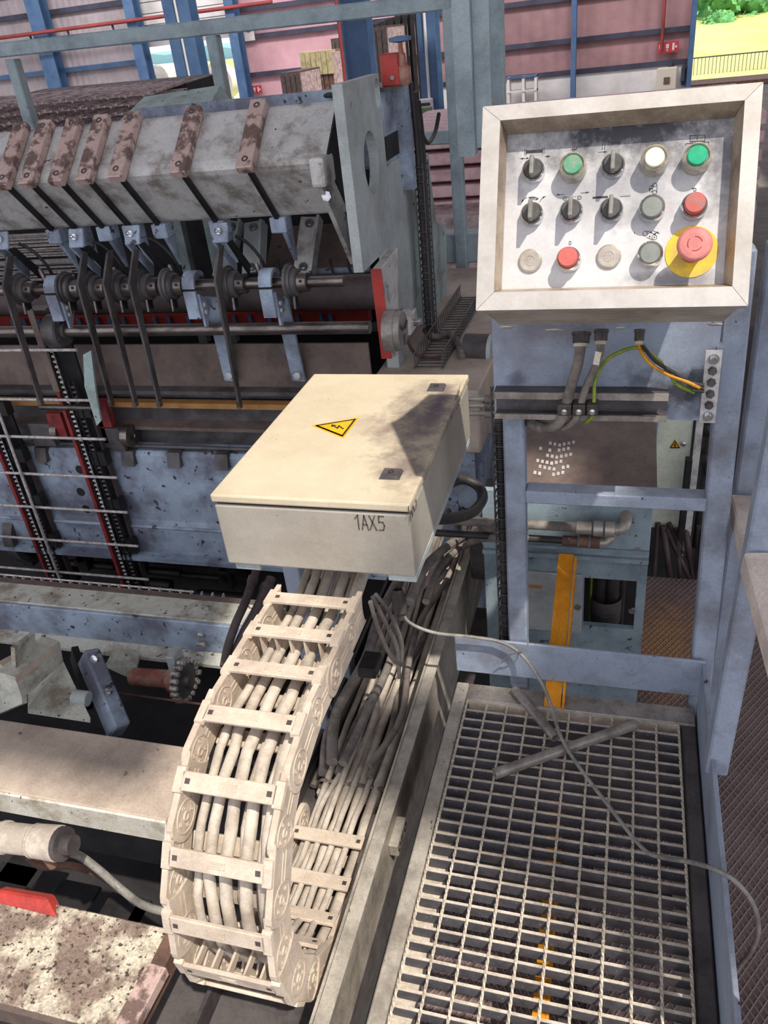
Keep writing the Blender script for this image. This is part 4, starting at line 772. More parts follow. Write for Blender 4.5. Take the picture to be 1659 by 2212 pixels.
# cables through the chain, then on along the trough
rnd = random.Random(5)
cabs = [(-.641, .0085, -.010), (-.617, .0105, -.010), (-.601, .007, -.030), (-.588, .0115, -.010), (-.570, .0075, -.030), (-.554, .0115, -.012), (-.536, .0075, -.030), (-.514, .0145, -.010), (-.628, .007, -.030)]
L0 = .295 + math.pi * RC
for i, (x, r, n_) in enumerate(cabs):
    pts = [V((x - .02 + rnd.uniform(-.02, .02), 1.62, EZB - .03)), V((x, 1.42, .485))]
    m_ = 34
    for j in range(m_):
        s = .02 + (L0 + .22 - .02) * j / (m_ - 1); y, z, a = chain_pt(s); nv = V((0, math.sin(a), -math.cos(a)))
        nn = n_ + (-.004 if .7 < s < 1.2 else 0) + rnd.uniform(-.003, .003) * (j > 2); pts.append(V((x + rnd.uniform(-.002, .002), y, z)) + nv * nn)
    xe = -.66 + .024 * i + rnd.uniform(-.01, .01)
    for (y, w_) in ((1.42, .2), (1.62, .55), (1.85, .8), (2.1, 1.0), (2.32, 1.15)): pts.append(V((x + (xe - x) * w_ + rnd.uniform(-.012, .012), y, TZ + .035 + .05 * w_ + rnd.uniform(-.01, .04))))
    pos_ = ['first', 'second', 'third', 'fourth', 'fifth', 'sixth', 'seventh']
    lb = ['slim dusty cable at the left side inside the energy chain', 'dusty cable second from the left inside the energy chain', 'thin dusty cable under the second and third in the energy chain', 'dusty cable in the middle of the energy chain', 'thin dusty cable in lower layer right of the middle of the chain', 'dusty cable second from the right inside the energy chain', 'thin dusty cable in the lower layer near right side of chain', 'thickest dusty cable at the right side inside the energy chain', 'thin dusty cable in the lower layer at left side of chain'][i]
    solo('chain_cable', MB().tube(pts, r, 8), M['dust_cable'], lb, 'cable', 'cables in the energy chain')
for i in range(11):
    x = -.695 + i * .0225; r = (.009, .012, .015, .010)[i % 4]; pts = []
    for j, y in enumerate((1.24, 1.4, 1.6, 1.8, 2.0, 2.2, 2.36)): pts.append(V((x + rnd.uniform(-.022, .022) + (.03 if j > 4 else 0), y, -.145 + .05 * (i % 3) + rnd.uniform(-.012, .014) + (.03 if j > 4 else 0))))
    for p in pts: p.x = min(max(p.x, TX0 + .02), TX1 - .035)
    solo('trough_cable', MB().tube(smooth(pts, 5), r, 8), M['grey_cable'], 'dusty grey cable on the trough bottom, %s counted from the left wall' % ('first', 'second', 'third', 'fourth', 'fifth', 'sixth', 'seventh', 'eighth', 'ninth', 'tenth', 'last')[i], 'cable', 'loose cables in the trough')
tc = thing('strain_relief', 'dusty tie bar clamping the cables at the trough end of the chain', 'clamp', (-.58, 1.2, TZ))
obj('tie_bar', MB().box(CXL, CXR + .01, 1.205, 1.23, -.150, -.13), M['dust_plastic'], tc, .003)
for i in range(7): obj('cable_tie', MB().lathe((-.65 + i * .024, 1.212, -.108), (0, 1, 0), [(0, .015), (.008, .016), (.012, .014)], 10), M['grey_cable'], tc)
# dark hoses left of the chain and fittings
for i, (pp, r, lb) in enumerate(((((540, 1272), (528, 1305), (510, 1345), (493, 1395), (484, 1440)), .012, 'thinner brown hydraulic hose left of the energy chain'), (((568, 1290), (552, 1325), (530, 1365), (510, 1410), (500, 1450)), .0155, 'thicker brown hydraulic hose left of the energy chain'))):
    pts = smooth([at(*q, 'y', 1.62 - .05 * j) for j, q in enumerate(pp)], 6); h = thing('hydraulic_hose', lb, 'hose', pts[0])
    obj('hose', MB().tube(pts, r, 10), M['hose_brown'], h); d = (pts[0] - pts[2]).normalized(); obj('fitting', MB().lathe(pts[0] - d * .01, d, [(0, r * 1.1), (.03, r * 1.1), (.03, r * 1.4), (.05, r * 1.4), (.05, r), (.075, r)], 8), M['hose_brown'], h)
for i, pp in enumerate((((805, 1290), (830, 1340), (858, 1400), (862, 1465)), ((812, 1285), (845, 1330), (868, 1390), (866, 1440)), ((800, 1300), (818, 1360), (846, 1420), (868, 1436)))):
    solo('hanging_lead', MB().tube(smooth([at(*q, 'x', -.47 + .005 * i) for q in pp], 6), .005, 8), M['grey_cable'], 'thin dusty lead hanging below the right corner of the enclosure, %s' % ('longest one', 'outermost one', 'shortest one')[i], 'lead', 'leads under the enclosure corner')
p = at(862, 1298, 'y', 1.5); solo('sensor_plug', MB().lathe(p, (.1, -.3, -1), [(-.03, .012), (-.01, .018), (.03, .018), (.03, .010), (.05, .008)], 10), M['gland_black'], 'black plug where the loose cord starts below the enclosure', 'plug')
p = at(790, 1435, 'x', -.5); solo('terminal_block', MB().box(-.51, -.47, p.y - .03, p.y + .03, p.z - .014, p.z + .014), M['black_steel'], 'small black terminal block hanging right of the energy chain', 'terminal block', None, .003)
# ---------------------------------------------------------------- the mesh welding machine behind
YM = 2.40
bx1 = at(745, 400, 'y', 2.42).x
t = thing('clamping_beam', 'big pale square beam carrying clamp bars across the machine', 'beam', (-2, 2.57, .97))
cA, cB, cC, cD = (2.575, 1.303), (2.40, 1.155), (2.565, .968), (2.74, 1.12)
def rnd_corner(p, q, r, d, n=3):
    p, q, r = V((*p, 0)), V((*q, 0)), V((*r, 0)); u = (p - q).normalized() * d; w_ = (r - q).normalized() * d
    return [tuple((q + u * (1 - i / n) ** 2 + w_ * (i / n) ** 2)[:2]) for i in range(n + 1)]
poly = rnd_corner(cD, cA, cB, .02) + rnd_corner(cA, cB, cC, .03) + rnd_corner(cB, cC, cD, .02) + [cD]
obj('beam_tube', MB().prism(poly, 'x', -3.4, bx1 - .045), M['light_steel'], t)
e = at(742, 345, 'y', 2.44); obj('end_clamp', MB().box(bx1 - .085, bx1 - .036, 2.36, 2.46, 1.085, 1.17), M['light_steel'], t, .012, 2)
obj('end_gusset', MB().prism([(2.385, 1.085), (2.47, 1.085), (2.66, .86), (2.60, .80)], 'x', bx1 - .075, bx1 - .06), M['light_steel'], t)
obj('hole_shade', MB().prism(poly, 'x', bx1 - .044, bx1 - .04), M['black_and_shade'], t)  # dark sheet added as the shade seen through the end plate's hole
obj('end_bolt', MB().lathe((bx1 - .058, 2.415, 1.055), (0, -1, 0), [(0, .016), (.01, .016), (.01, 0)], 6), M['chrome'], t)
a = at(560, 232, 'y', 2.72); obj('rear_plate', MB().box(-1.65, bx1, 2.745, 2.76, 1.12, a.z + .03), M['machine_blue'], t)
uf = (V((0, *cA)) - V((0, *cB))).normalized(); nf = V((0, -uf.z, uf.y)); lf = (V((0, *cC)) - V((0, *cB))).normalized(); nl = V((0, lf.z, -lf.y))
nl = nl if nl.y < 0 else -nl
CL = [((22, 280), (3, 396)), ((88, 273), (58, 396)), ((150, 267), (121, 390)), ((213, 262), (181, 384)), ((275, 254), (250, 381)), ((412, 240), (385, 371)), ((556, 229), (528, 359))]
xs = [at(*q[1], 'y', 2.37).x for q in CL]
kl = ['leftmost', 'second from the left', 'third from the left', 'fourth from the left', 'fifth from the left', 'sixth from the left, standing apart', 'rightmost']
base = V((0, *cB))
first = None
for i, x in enumerate(xs):
    if first is None:
        c = thing('clamp_bar', '', 'clamp', (x, 2.4, 1.155), 'clamp bars on the beam')
        o0v = V((x, 0, 0)) + base
        w2 = .026; f = lambda dx, s, n: o0v + V((dx, 0, 0)) + uf * s + nf * n
        cbm = obj('bar', MB().hexa([f(-w2, -.03, 0.002), f(w2, -.03, 0.002), f(w2, .225, .002), f(-w2, .225, .002), f(-w2, -.03, .03), f(w2, -.03, .03), f(w2, .225, .03), f(-w2, .225, .03)]), M['clamp_steel'], c, .002)
        for s in (.0, .2): obj('screw', MB().lathe(f(0, s, .03), nf, [(0, .0105), (.0012, .0105), (.0012, .0055), (-.003, .005), (-.003, 0)], 14), M['dark_steel'], cbm)
        g = lambda dx, s, n: o0v + V((dx, 0, 0)) + lf * s + nl * n
        obj('strap', MB().hexa([g(-.007, -.03, .002), g(.007, -.03, .002), g(.007, .255, .002), g(-.007, .255, .002), g(-.007, -.03, .016), g(.007, -.03, .016), g(.007, .255, .016), g(-.007, .255, .016)]), M['black_steel'], c)
        p = g(0, .262, .0)
        fo = obj('foot', MB().box(p.x - .028, p.x + .028, p.y - .03, p.y + .03, p.z - .035, p.z + .015), M['machine_blue'], c, .003)
        obj('foot_gusset', MB().prism([(p.y - .03, p.z - .035), (p.y + .03, p.z - .035), (p.y + .03, p.z - .14)], 'x', p.x + .012, p.x + .026), M['machine_blue'], fo)
        first = c
    else: c = copy_tree(first, (x - xs[0], 0, 0))
    c['label'] = 'rusty clamp bar with black strap on pale beam, %s' % kl[i]
# hanging L brackets with ball studs
bp = [(4, 520), (165, 515), (286, 508), (476, 503)]; bl = ['at the left picture edge', 'second from left', 'third from left', 'rightmost, standing apart']
first = None; hx = []
for i, (px, py) in enumerate(bp):
    p = at(px, py, 'y', 2.40); hx.append(p.x)
    if first is None:
        b0 = p; c = thing('stud_bracket', '', 'bracket', p, 'stud brackets under the beam')
        pl_ = obj('bracket_plate', MB().bar((p.x, p.y - .012, p.z - .028), (p.x, p.y + .012, p.z + .028), .056, .009, (0, -1, .3)), M['machine_blue'], c, .002)
        obj('bracket_arm', MB().prism([(p.y - .012, p.z - .028), (p.y + .02, p.z - .028), (p.y + .115, p.z - .13), (p.y + .10, p.z - .16)], 'x', p.x - .028, p.x - .020), M['machine_blue'], c)
        obj('bracket_arm', MB().prism([(p.y - .012, p.z - .028), (p.y + .02, p.z - .028), (p.y + .115, p.z - .13), (p.y + .10, p.z - .16)], 'x', p.x + .020, p.x + .028), M['black_steel'], c)
        obj('ball_stud', MB().lathe((p.x, p.y - .006, p.z + .006), (0, -1, .3), [(0, .011), (.006, .010), (.006, .004), (.016, .004), (.018, .006), (.024, .006), (.028, 0)], 10), M['chrome'], pl_)
        obj('grease_line', MB().tube(smooth([(p.x + .03, p.y + .04, p.z - .02), (p.x + .06, p.y + .06, p.z - .05), (p.x + .09, p.y + .07, p.z - .10), (p.x + .10, p.y + .08, p.z - .15)], 4), .006, 6), M['black_steel'], c)
        obj('knuckle', MB().lathe((p.x + .085, p.y + .04, p.z - .11), (.3, -.2, -1), [(0, .007), (.02, .009), (.05, .006), (.07, .004)], 8), M['shaft_steel'], c)
        first = c
    else: c = copy_tree(first, p - b0)
    c['label'] = 'pale blue L bracket with ball stud under the beam, %s' % bl[i]
# upper shaft with collars
SY, SZ = 2.40, .80
x1 = at(745, 620, 'y', SY).x
t = thing('upper_shaft', 'upper round steel shaft with free right end under the clamping beam', 'shaft', (-1.6, SY, SZ))
obj('shaft', MB().cyl((-3.2, SY, SZ), (x1, SY, SZ), .0165, n=14), M['shaft_steel'], t)
cl = [(50, 'leftmost of the row'), (150, 'second from the left'), (205, 'third from the left'), (262, 'fourth from the left'), (318, 'fifth from the left'), (372, 'sixth from the left'), (505, 'left of the rightmost hook'), (637, 'rightmost, near the free end')]
first = None
for i, (px, l_) in enumerate(cl):
    x = at(px, 622, 'y', SY).x
    if first is None:
        xx0 = x; c = thing('shaft_collar', '', 'collar', (x, SY, SZ), 'collars on the upper shaft')
        obj('disc', MB().lathe((x - .02, SY, SZ + .004), (1, 0, 0), [(0, .02), (0, .055), (.010, .057), (.012, .05), (.02, .048), (.02, .02)], 24), M['dark_steel'], c)
        obj('ring', MB().lathe((x, SY, SZ), (1, 0, 0), [(0, .044), (.014, .044), (.018, .038), (.018, .018)], 20), M['dark_steel'], c)
        h = obj('hub', MB().lathe((x + .018, SY, SZ), (1, 0, 0), [(0, .032), (.03, .030), (.032, .026), (.032, .0165)], 20), M['shaft_steel'], c)
        obj('set_screw', MB().lathe((x + .034, SY - .029, SZ + .012), (0, -1, .3), [(0, .005), (.002, .005), (.002, 0)], 8), M['black_and_shade'], h)
        obj('pin', MB().cyl((x + .005, SY - .03, SZ - .035), (x + .005, SY - .035, SZ - .075), .005, n=8), M['shaft_steel'], c); obj('pawl', MB().prism([(SY - .02, SZ - .03), (SY + .02, SZ - .03), (SY + .012, SZ - .08), (SY - .008, SZ - .07)], 'x', x - .016, x - .002), M['black_steel'], c)
        first = c
    else: c = copy_tree(first, (x - xx0, 0, 0))
    c['label'] = 'dark round collar on the upper shaft, %s' % l_
# pale hooks on the shaft
hk = [(112, 'left'), (412, 'middle'), (577, 'right')]; first = None
for i, (px, l_) in enumerate(hk):
    x = at(px, 640, 'y', SY - .04).x
    if first is None:
        xx0 = x; c = thing('shaft_hook', '', 'hook', (x, SY, SZ), 'pale hooks on the upper shaft')
        arc = [(SY + .045 * math.cos(a), SZ + .004 + .045 * math.sin(a)) for a in [math.radians(d) for d in range(20, 200, 15)]]; inn_ = [(SY + .032 * math.cos(a), SZ + .004 + .032 * math.sin(a)) for a in [math.radians(d) for d in range(20, 200, 15)]]
        mb = MB(); n = len(arc)
        for k in range(n - 1): mb.hexa([(x - .022, *arc[k]), (x - .022, *arc[k + 1]), (x - .022, *inn_[k + 1]), (x - .022, *inn_[k]), (x + .022, *arc[k]), (x + .022, *arc[k + 1]), (x + .022, *inn_[k + 1]), (x + .022, *inn_[k])])
        mb.box(x - .022, x + .022, SY - .046, SY - .034, SZ - .10, SZ - .008)
        hb = obj('hook_strap', mb, M['machine_blue'], c); obj('hook_lug', MB().prism([(SY - .034, SZ - .02), (SY + .03, SZ - .06), (SY - .02, SZ - .135), (SY - .034, SZ - .13)], 'x', x + .022, x + .03), M['machine_blue'], c)
        for dz in (-.06, -.085): obj('bolt', MB().lathe((x + .03, SY - .018, SZ + dz), (1, 0, 0), [(0, .008), (.006, .008), (.006, 0)], 6), M['light_steel'], c)
        first = c
    else: c = copy_tree(first, (x - xx0, 0, 0))
    c['label'] = 'pale blue steel hook hung over the upper shaft, %s of three' % l_
# long flat pusher blades, cranked at the shaft
bl_ = [(6, 620, 'leftmost'), (168, 616, 'second from left'), (223, 613, 'third from left'), (279, 612, 'fourth from left'), (466, 614, 'rightmost, standing apart')]; first = None
for px, py, l_ in bl_:
    x = at(px, py, 'y', 2.31).x
    if first is None:
        xx0 = x; yb = 2.31; q0, q1, q2 = at(15, 555, 'x', x), at(5, 620, 'x', x), at(86, 868, 'x', x)
        c = thing('pusher_blade', '', 'blade', (x, 2.3, q2.z), 'cranked blades hanging from the shaft')
        obj('blade_bar', MB().prism([(q0.y, q0.z), (q1.y, q1.z), (q2.y - .004, q2.z), (q2.y + .018, q2.z - .003), (q1.y + .034, q1.z - .02), (q0.y + .034, q0.z)], 'x', x - .004, x + .004), M['dark_frame'], c)
        obj('blade_tip', MB().box(x - .007, x + .007, q2.y - .006, q2.y + .014, q2.z - .012, q2.z + .012), M['shaft_steel'], c)
        first = c
    else: c = copy_tree(first, (x - xx0, 0, 0))
    c['label'] = 'long dark cranked flat blade hanging below the shaft, %s of five' % l_
# lower shaft and its bearing straps
LZ = .642
t = thing('lower_shaft', 'lower round shaft crossing the machine behind the blades', 'shaft', (-1.5, 2.42, LZ))
obj('shaft', MB().cyl((-3.2, 2.42, LZ), (-.79, 2.42, LZ), .021, n=14), M['shaft_steel'], t)
hx_ = at(118, 716, 'y', 2.40).x
obj('sprocket_hub', MB().lathe((hx_ - .03, 2.42, LZ), (1, 0, 0), [(0, .02), (0, .062), (.05, .062), (.055, .055), (.055, .03), (.07, .03), (.07, .021)], 22), M['dark_steel'], t)
for k in range(4): a = k * math.pi / 2 + .4; obj('hub_bolt', MB().lathe((hx_ + .025, 2.42 + .043 * math.cos(a), LZ + .043 * math.sin(a)), (1, 0, 0), [(0, .008), (.005, .008), (.005, 0)], 6), M['dark_steel'], t)
# chain lanes carrying the finished mesh, vertical
def lane(px, py, label, top):
    x = at(px, py, 'y', 2.41).x; zt = LZ + .02 if top else .40; zb = -.56
    c = thing('chain_lane', label, 'conveyor chain', (x, 2.44, zb), 'chain lanes of the mesh conveyor')
    obj('lane_strip', MB().box(x - .026, x - .012, 2.40, 2.418, zb, zt - .14), M['chain_red'], c)
    obj('lane_back', MB().box(x - .012, x + .075, 2.445, 2.455, zb, zt - .05), M['black_steel'], c)
    obj('lane_strip', MB().box(x + .075, x + .082, 2.43, 2.455, zb, zt - .3), M['hose_brown'], c)
    if top: obj('lane_cover', MB().box(x - .03, x - .004, 2.395, 2.40, zt - .25, zt + .07).box(x - .03, x + .05, 2.40, 2.45, zt + .065, zt + .07), M['brown_sheet'], c)
    def ch(xc, zz0, zz1, m):
        mb = MB(); ms = MB(); n = int((zz1 - zz0) / .0205)
        for k in range(n):
            z = zz0 + k * .0205; mb.cyl((xc - .0075, 2.412, z), (xc + .0075, 2.412, z), .0055, n=8)
            d = .0015 * (k % 2); ms.box(xc - .0125 - d, xc - .0095 - d, 2.405, 2.421, z - .005, z + .0255); ms.box(xc + .0095 + d, xc + .0125 + d, 2.405, 2.421, z - .005, z + .0255)
        obj('chain_roller', mb, M['wire' if m == 0 else 'dark_steel'], c, kind='stuff'); obj('chain_side', ms, M['black_and_shade'], c, kind='stuff')
    ch(x + .008, zb, zt, 0); ch(x + .05, zb, zt - .2, 1)
    for z in (.33, .12, -.1, -.3): obj('lane_bracket', MB().box(x + .03, x + .095, 2.405, 2.445, z - .03, z + .03), M['black_steel'], c)
    return x
lx1 = lane(183, 985, 'red-edged vertical chain lane below the sprocket hub', True)
lx2 = lane(33, 1040, 'red-edged vertical chain lane at the left picture edge', False)
t = thing('wire_mesh', 'wire mesh sheet leaving the machine, bright cross wires over chain lanes', 'wire mesh', (-2.2, 2.39, .1))
for (py0, px1, py1) in ((751, 166, 756), (859, 196, 865), (939, 228, 949), (1019, 252, 1032), (1092, 275, 1107), (1157, 298, 1180), (1223, 321, 1252)):
    b = at(px1, py1, 'y', 2.385); z = b.z; obj('cross_wire', MB().cyl((-3.0, 2.385, z), (b.x, 2.385, z), .0062, n=8), M['wire'], t)
b0_ = at(-2, 893, 'y', 2.372); b1_ = at(135, 1268, 'y', 2.372); obj('line_wire', MB().cyl(b0_, b1_, .0062, n=8), M['wire'], t)
a = at(78, 886, 'y', 2.37); b = at(205, 886, 'y', 2.37); solo('short_bar', MB().cyl((a.x, 2.40, a.z), (b.x, 2.40, a.z), .012, n=10), M['shaft_steel'], 'short thick round bar crossing the right chain lane', 'bar')
q = [at(186, 762, 'y', 2.36), at(203, 753, 'y', 2.36), at(213, 840, 'y', 2.36), at(224, 905, 'y', 2.36), at(215, 915, 'y', 2.36), at(189, 830, 'y', 2.36)]
solo('guide_plate', MB().prism([(p.x, p.z) for p in q], 'y', 2.34, 2.35), M['green_grey_paint'], 'pale green pointed guide plate right of the chain lane', 'plate')
# cladding of the machine front, behind blades
t = thing('welding_machine', 'grimy steel front of the welding machine behind shafts and blades', 'machine', (-1.7, 2.6, -.3))
def zrow(py, px=560, y=2.55): return at(px, py, 'y', y).z
YB = 2.56
xr_ = at(800, 790, 'y', YB).x
obj('upper_panel', MB().box(-3.3, xr_, YB, YB + .01, zrow(838), zrow(745)), M['brown_sheet'], t)
obj('upper_panel', MB().box(-3.3, -.79, YB + .12, YB + .13, zrow(745), zrow(725)), M['black_and_shade'], t)
obj('shelf_angle', MB().prism([(YB, zrow(838)), (YB - .05, zrow(838)), (YB - .05, zrow(846)), (YB - .006, zrow(846)), (YB - .006, zrow(862)), (YB, zrow(862))], 'x', -3.3, -.9), M['dark_steel'], t)
obj('amber_strip', MB().box(-3.3, -.95, YB - .06, YB - .02, zrow(873), zrow(862)), M['amber_strip'], t)
obj('mid_panel', MB().box(-3.3, -.85, YB, YB + .01, zrow(920), zrow(873)), M['dark_steel'], t)
obj('mid_rib', MB().prism([(YB, zrow(912)), (YB - .05, zrow(918)), (YB - .05, zrow(925)), (YB, zrow(930))], 'x', -3.3, -.85), M['brown_sheet'], t)
obj('low_panel', MB().box(-3.3, -.85, YB, YB + .01, zrow(972), zrow(926)), M['dark_steel'], t)
z0_, z1_ = at(400, 983, 'y', 2.5).z, at(400, 975, 'y', 2.5).z; obj('support_rod', MB().cyl((-3.3, 2.49, z0_), (-.9, 2.49, z0_), .012, n=8).cyl((-3.3, 2.49, z0_ + .04), (-.9, 2.49, z0_ + .04), .008, n=8), M['dark_steel'], t)
for px in (95, 280, 378, 480, 570): p = at(px, 985, 'y', 2.47); obj('lug_block', MB().prism([(2.44, z0_ - .03), (2.50, z0_ - .03), (2.52, z0_ + .03), (2.46, z0_ + .03)], 'x', p.x - .028, p.x + .028), M['dark_steel'], t)
for px, py in ((245, 950), (95, 940)):
    p = at(px, py, 'y', 2.45); b = obj('bearing_plate', MB().box(p.x - .06, p.x + .04, 2.45, 2.47, p.z - .05, p.z + .05), M['dark_steel'], t); obj('roller', MB().lathe((p.x + .04, 2.48, p.z + .005), (1, 0, 0), [(0, .045), (.03, .045), (.03, .02), (.025, .018), (.025, 0)], 18), M['shaft_steel'], b)
for px, py in ((208, 935), (215, 900), (120, 925)):
    p = at(px, py, 'y', 2.44); obj('red_block', MB().box(p.x - .035, p.x + .035, 2.45, 2.48, p.z - .05, p.z + .06), M['chain_red'], t)
for px in (487, 634):
    p0_a = at(px - 22, 650, 'y', 2.52); p1_a = at(px + 8, 826, 'y', 2.52); s = obj('strap_bar', MB().bar((p1_a.x, 2.54, p1_a.z), (p0_a.x + .02, 2.46, p0_a.z + .03), .05, .012, (0, -1, 0)), M['machine_blue'], t)
    for py in (762, 815): q = at(px + (0 if py < 800 else 5), py, 'y', 2.5); obj('bolt', MB().lathe((q.x, 2.52, q.z), (0, -1, .1), [(0, .014), (.012, .014), (.012, 0)], 6), M['light_steel'], s)
# red manifold with blue hose ends, far inside
p = at(560, 694, 'y', 2.9); obj('red_manifold', MB().box(-3.3, -.95, 2.9, 2.95, p.z - .02, p.z + .035), M['red_paint'], t)
for k in range(22): x = -2.6 + k * .072 + random.uniform(-.02, .02); obj('hose_end', MB().cyl((x, 2.89, p.z + .03), (x + .012, 2.88, p.z - .03), .009, n=6), M['hall_blue'], t)
obj('inner_wall', MB().box(-3.4, -.8, 3.25, 3.27, -.9, 1.0), M['black_and_shade'], t); obj('inner_floor', MB().box(-3.4, -.8, 2.57, 3.25, zrow(740) - .25, zrow(740) - .2), M['black_and_shade'], t); obj('torque_tube', MB().cyl((-3.3, 2.62, .70), (-.8, 2.62, .70), .06, n=16), M['hose_brown'], t)
# slanting posts and plates under the beam at the right
for (pa, pb, w_, l_) in (((505, 478), (478, 600), .07, 0), ((550, 480), (545, 590), .08, 0), ((672, 470), (655, 590), .075, 1)):
    a = at(*pa, 'y', 2.85); b = at(*pb, 'y', 2.72); s = obj('inner_post', MB().bar(b, a, w_, .012, (0, -1, 0)).bar(b + V((w_ / 2, -.01, 0)), a + V((w_ / 2, -.01, 0)), .01, .05, (0, -1, 0)), M['pale_paint' if not l_ else 'light_steel'], t)
    for f_ in (.1, .88): q = a + (b - a) * f_; obj('bolt', MB().lathe(q + V((0, -.006, 0)), (0, -1, .2), [(0, .016), (.008, .016), (.008, .008), (.002, .008), (.002, 0)], 12), M['dark_steel'], s)
a = at(640, 560, 'y', 2.95); obj('inner_panel', MB().slab([at(560, 660, 'y', 2.75), at(800, 660, 'y', 2.75), at(770, 480, 'y', 3.05), at(590, 490, 'y', 3.05)], .01), M['brown_sheet'], t); obj('inner_ledge', MB().cyl(at(560, 592, 'y', 2.8), at(800, 582, 'y', 2.8), .012, n=8), M['machine_blue'], t)
for k in (0, 1, 4, 5): obj('lead', MB().tube(smooth([at(560 + k * 38, 560, 'y', 2.78), at(568 + k * 38, 590, 'y', 2.76), at(590 + k * 38, 640, 'y', 2.74)], 4), .006, 6), M['black_rubber'], t)
# bundle of ribbed bars waiting behind the shaft at the left
rnd = random.Random(11)
for k in range(26):
    row = k % 13; p = at(60 + (k // 13) * 6, 508 + row * 8, 'y', 3.0); xe = at(108 + rnd.uniform(0, 60) if row < 3 else 160 + rnd.uniform(-6, 8), 508 + row * 8, 'y', 3.0).x
    mb = MB(); z = p.z + rnd.uniform(-.005, .005); y = 3.0 + .02 * (k // 13); mb.cyl((-3.3, y, z), (xe, y, z), .0045, n=6)
    solo('ribbed_bar', mb, M['wire'], 'bright ribbed steel bar of the bundle seen left behind the upper shaft', 'steel bar', 'ribbed bars behind the shaft')
# lower blue main beam of the machine
t = thing('main_beam', 'long grimy blue box beam across the lower machine front', 'beam', (-1.6, 2.55, -.3))
bz = [at(330, py, 'y', 2.47).z for py in (978, 1120, 1140, 1188)]
bxr = at(600, 1080, 'y', 2.47).x
mbb = MB().prism([(2.47, bz[1]), (2.47, bz[0] - .015), (2.485, bz[0]), (2.72, bz[0]), (2.72, bz[3]), (2.455, bz[3]), (2.455, bz[2]), (2.47, bz[1] - .006)], 'x', -3.3, -.45)
obj('web', mbb, M['machine_blue'], t); obj('edge_rib', MB().cyl((-3.3, 2.458, bz[2] + .012), (-.45, 2.458, bz[2] + .012), .008, n=8), M['machine_blue'], t)
obj('bottom_flange', MB().box(-3.3, -.45, 2.41, 2.72, bz[3] - .02, bz[3]), M['machine_blue'], t)
for px, py in ((174, 1063), (186, 1100), (172, 1015)): p = at(px, py, 'y', 2.468); obj('drilled_hole', MB().lathe((p.x, 2.469, p.z), (0, -1, 0), [(0, .02), (.001, .019), (.001, 0)], 16), M['black_and_shade'], t)
# dark machinery in the pit under it
rnd = random.Random(4)
t = thing('pit_machinery', 'dark oily rods, levers and clamps in the gap below the blue beam', 'machinery', (-1.6, 2.6, -.9))
for px, py, l_ in ((390, 1215, .26), (430, 1245, .3), (350, 1235, .2), (460, 1205, .18), (250, 1200, .2), (200, 1220, .25), (480, 1290, .25), (330, 1260, .2)):
    p = at(px, py, 'y', 2.62); obj('rod', MB().cyl(p - V((l_ / 2, 0, 0)), p + V((l_ / 2, 0, 0)), rnd.uniform(.012, .03), n=10), M['black_steel'], t)
for px, py in ((300, 1225), (430, 1190), (490, 1250), (220, 1190), (180, 1210), (60, 1200), (150, 1240), (520, 1230), (500, 1215)):
    p = at(px, py, 'y', 2.6); obj('clamp_block', MB().box(p.x - .03, p.x + .03, 2.58, 2.64, p.z - .05, p.z + .05).cyl((p.x, 2.58, p.z + .02), (p.x, 2.55, p.z + .02), .016, n=8), M['black_steel'], t, .004)
p = at(45, 1160, 'y', 2.5); obj('cam_disc', MB().lathe((p.x - .02, 2.56, p.z), (1, 0, 0), [(0, 0), (0, .15), (.05, .15), (.05, .12), (.03, .11), (.03, 0)], 24), M['dark_steel'], t)
obj('rear_wall', MB().box(-3.3, -.8, 2.75, 2.77, -1.25, -.25), M['black_and_shade'], t)
# right end of the machine: end plate, side frame, base
ex = -.752
t = thing('machine_end_frame', 'pale grey end plate and side frame of the machine with round hole', 'machine frame', (ex, 2.7, .4))
hp_ = at(803, 352, 'x', ex); h2 = at(816, 205, 'x', ex)
obj('end_plate', MB().plate_holes(2.30, 2.665, .852, 1.352, [(hp_.y, hp_.z, .076, .088), (h2.y, h2.z, .03, .045)], ex - .03, ex), M['pale_paint'], t)
pts = [(848, 540), (835, 350), (884, 372), (893, 440), (918, 745), (905, 780), (866, 800), (856, 640)]
pp = [at(*q, 'x', ex - .004) for q in pts]; pp = [V((ex, 2.64, .80)), V((ex, 2.66, 1.08)), V((ex, 2.74, 1.09)), V((ex, 3.02, 1.08))] + [at(q[0], q[1], 'x', ex) for q in ((896, 450), (905, 640))] + [at(884, 690, 'x', ex), at(888, 765, 'x', ex), at(866, 795, 'x', ex), at(858, 690, 'x', ex)]
obj('side_frame', MB().prism([(p.y, p.z) for p in pp], 'x', ex - .05, ex - .006), M['pale_paint'], t)
rp = [at(*q, 'x', ex - .02) for q in ((893, 380), (920, 330), (938, 480), (960, 490), (962, 640), (915, 710), (903, 560))]
obj('rear_frame', MB().prism([(p.y, p.z) for p in rp], 'x', ex - .09, ex - .012), M['green_grey_paint'], t)
cpz = at(893, 370, 'x', ex - .02); obj('top_column', MB().box(ex - .10, ex - .01, 2.72, 3.1, 1.08, 1.30), M['machine_blue'], t, .004); obj('opening_shade', MB().box(ex - .0095, ex - .006, 2.70, 2.86, 1.10, 1.17), M['black_and_shade'], t); obj('top_cap', MB().box(ex - .1, ex + .03, 2.68, 2.95, 1.30, 1.312), M['dark_steel'], t)  # thin dark panel stands in for the shaded opening in the column
obj('column_flange', MB().box(ex - .01, ex + .035, 2.86, 2.90, .98, 1.3), M['machine_blue'], t)
bq = [at(862, 800, 'z', .43), at(1075, 800, 'z', .43), at(1060, 650, 'z', .43), at(915, 650, 'z', .43)]
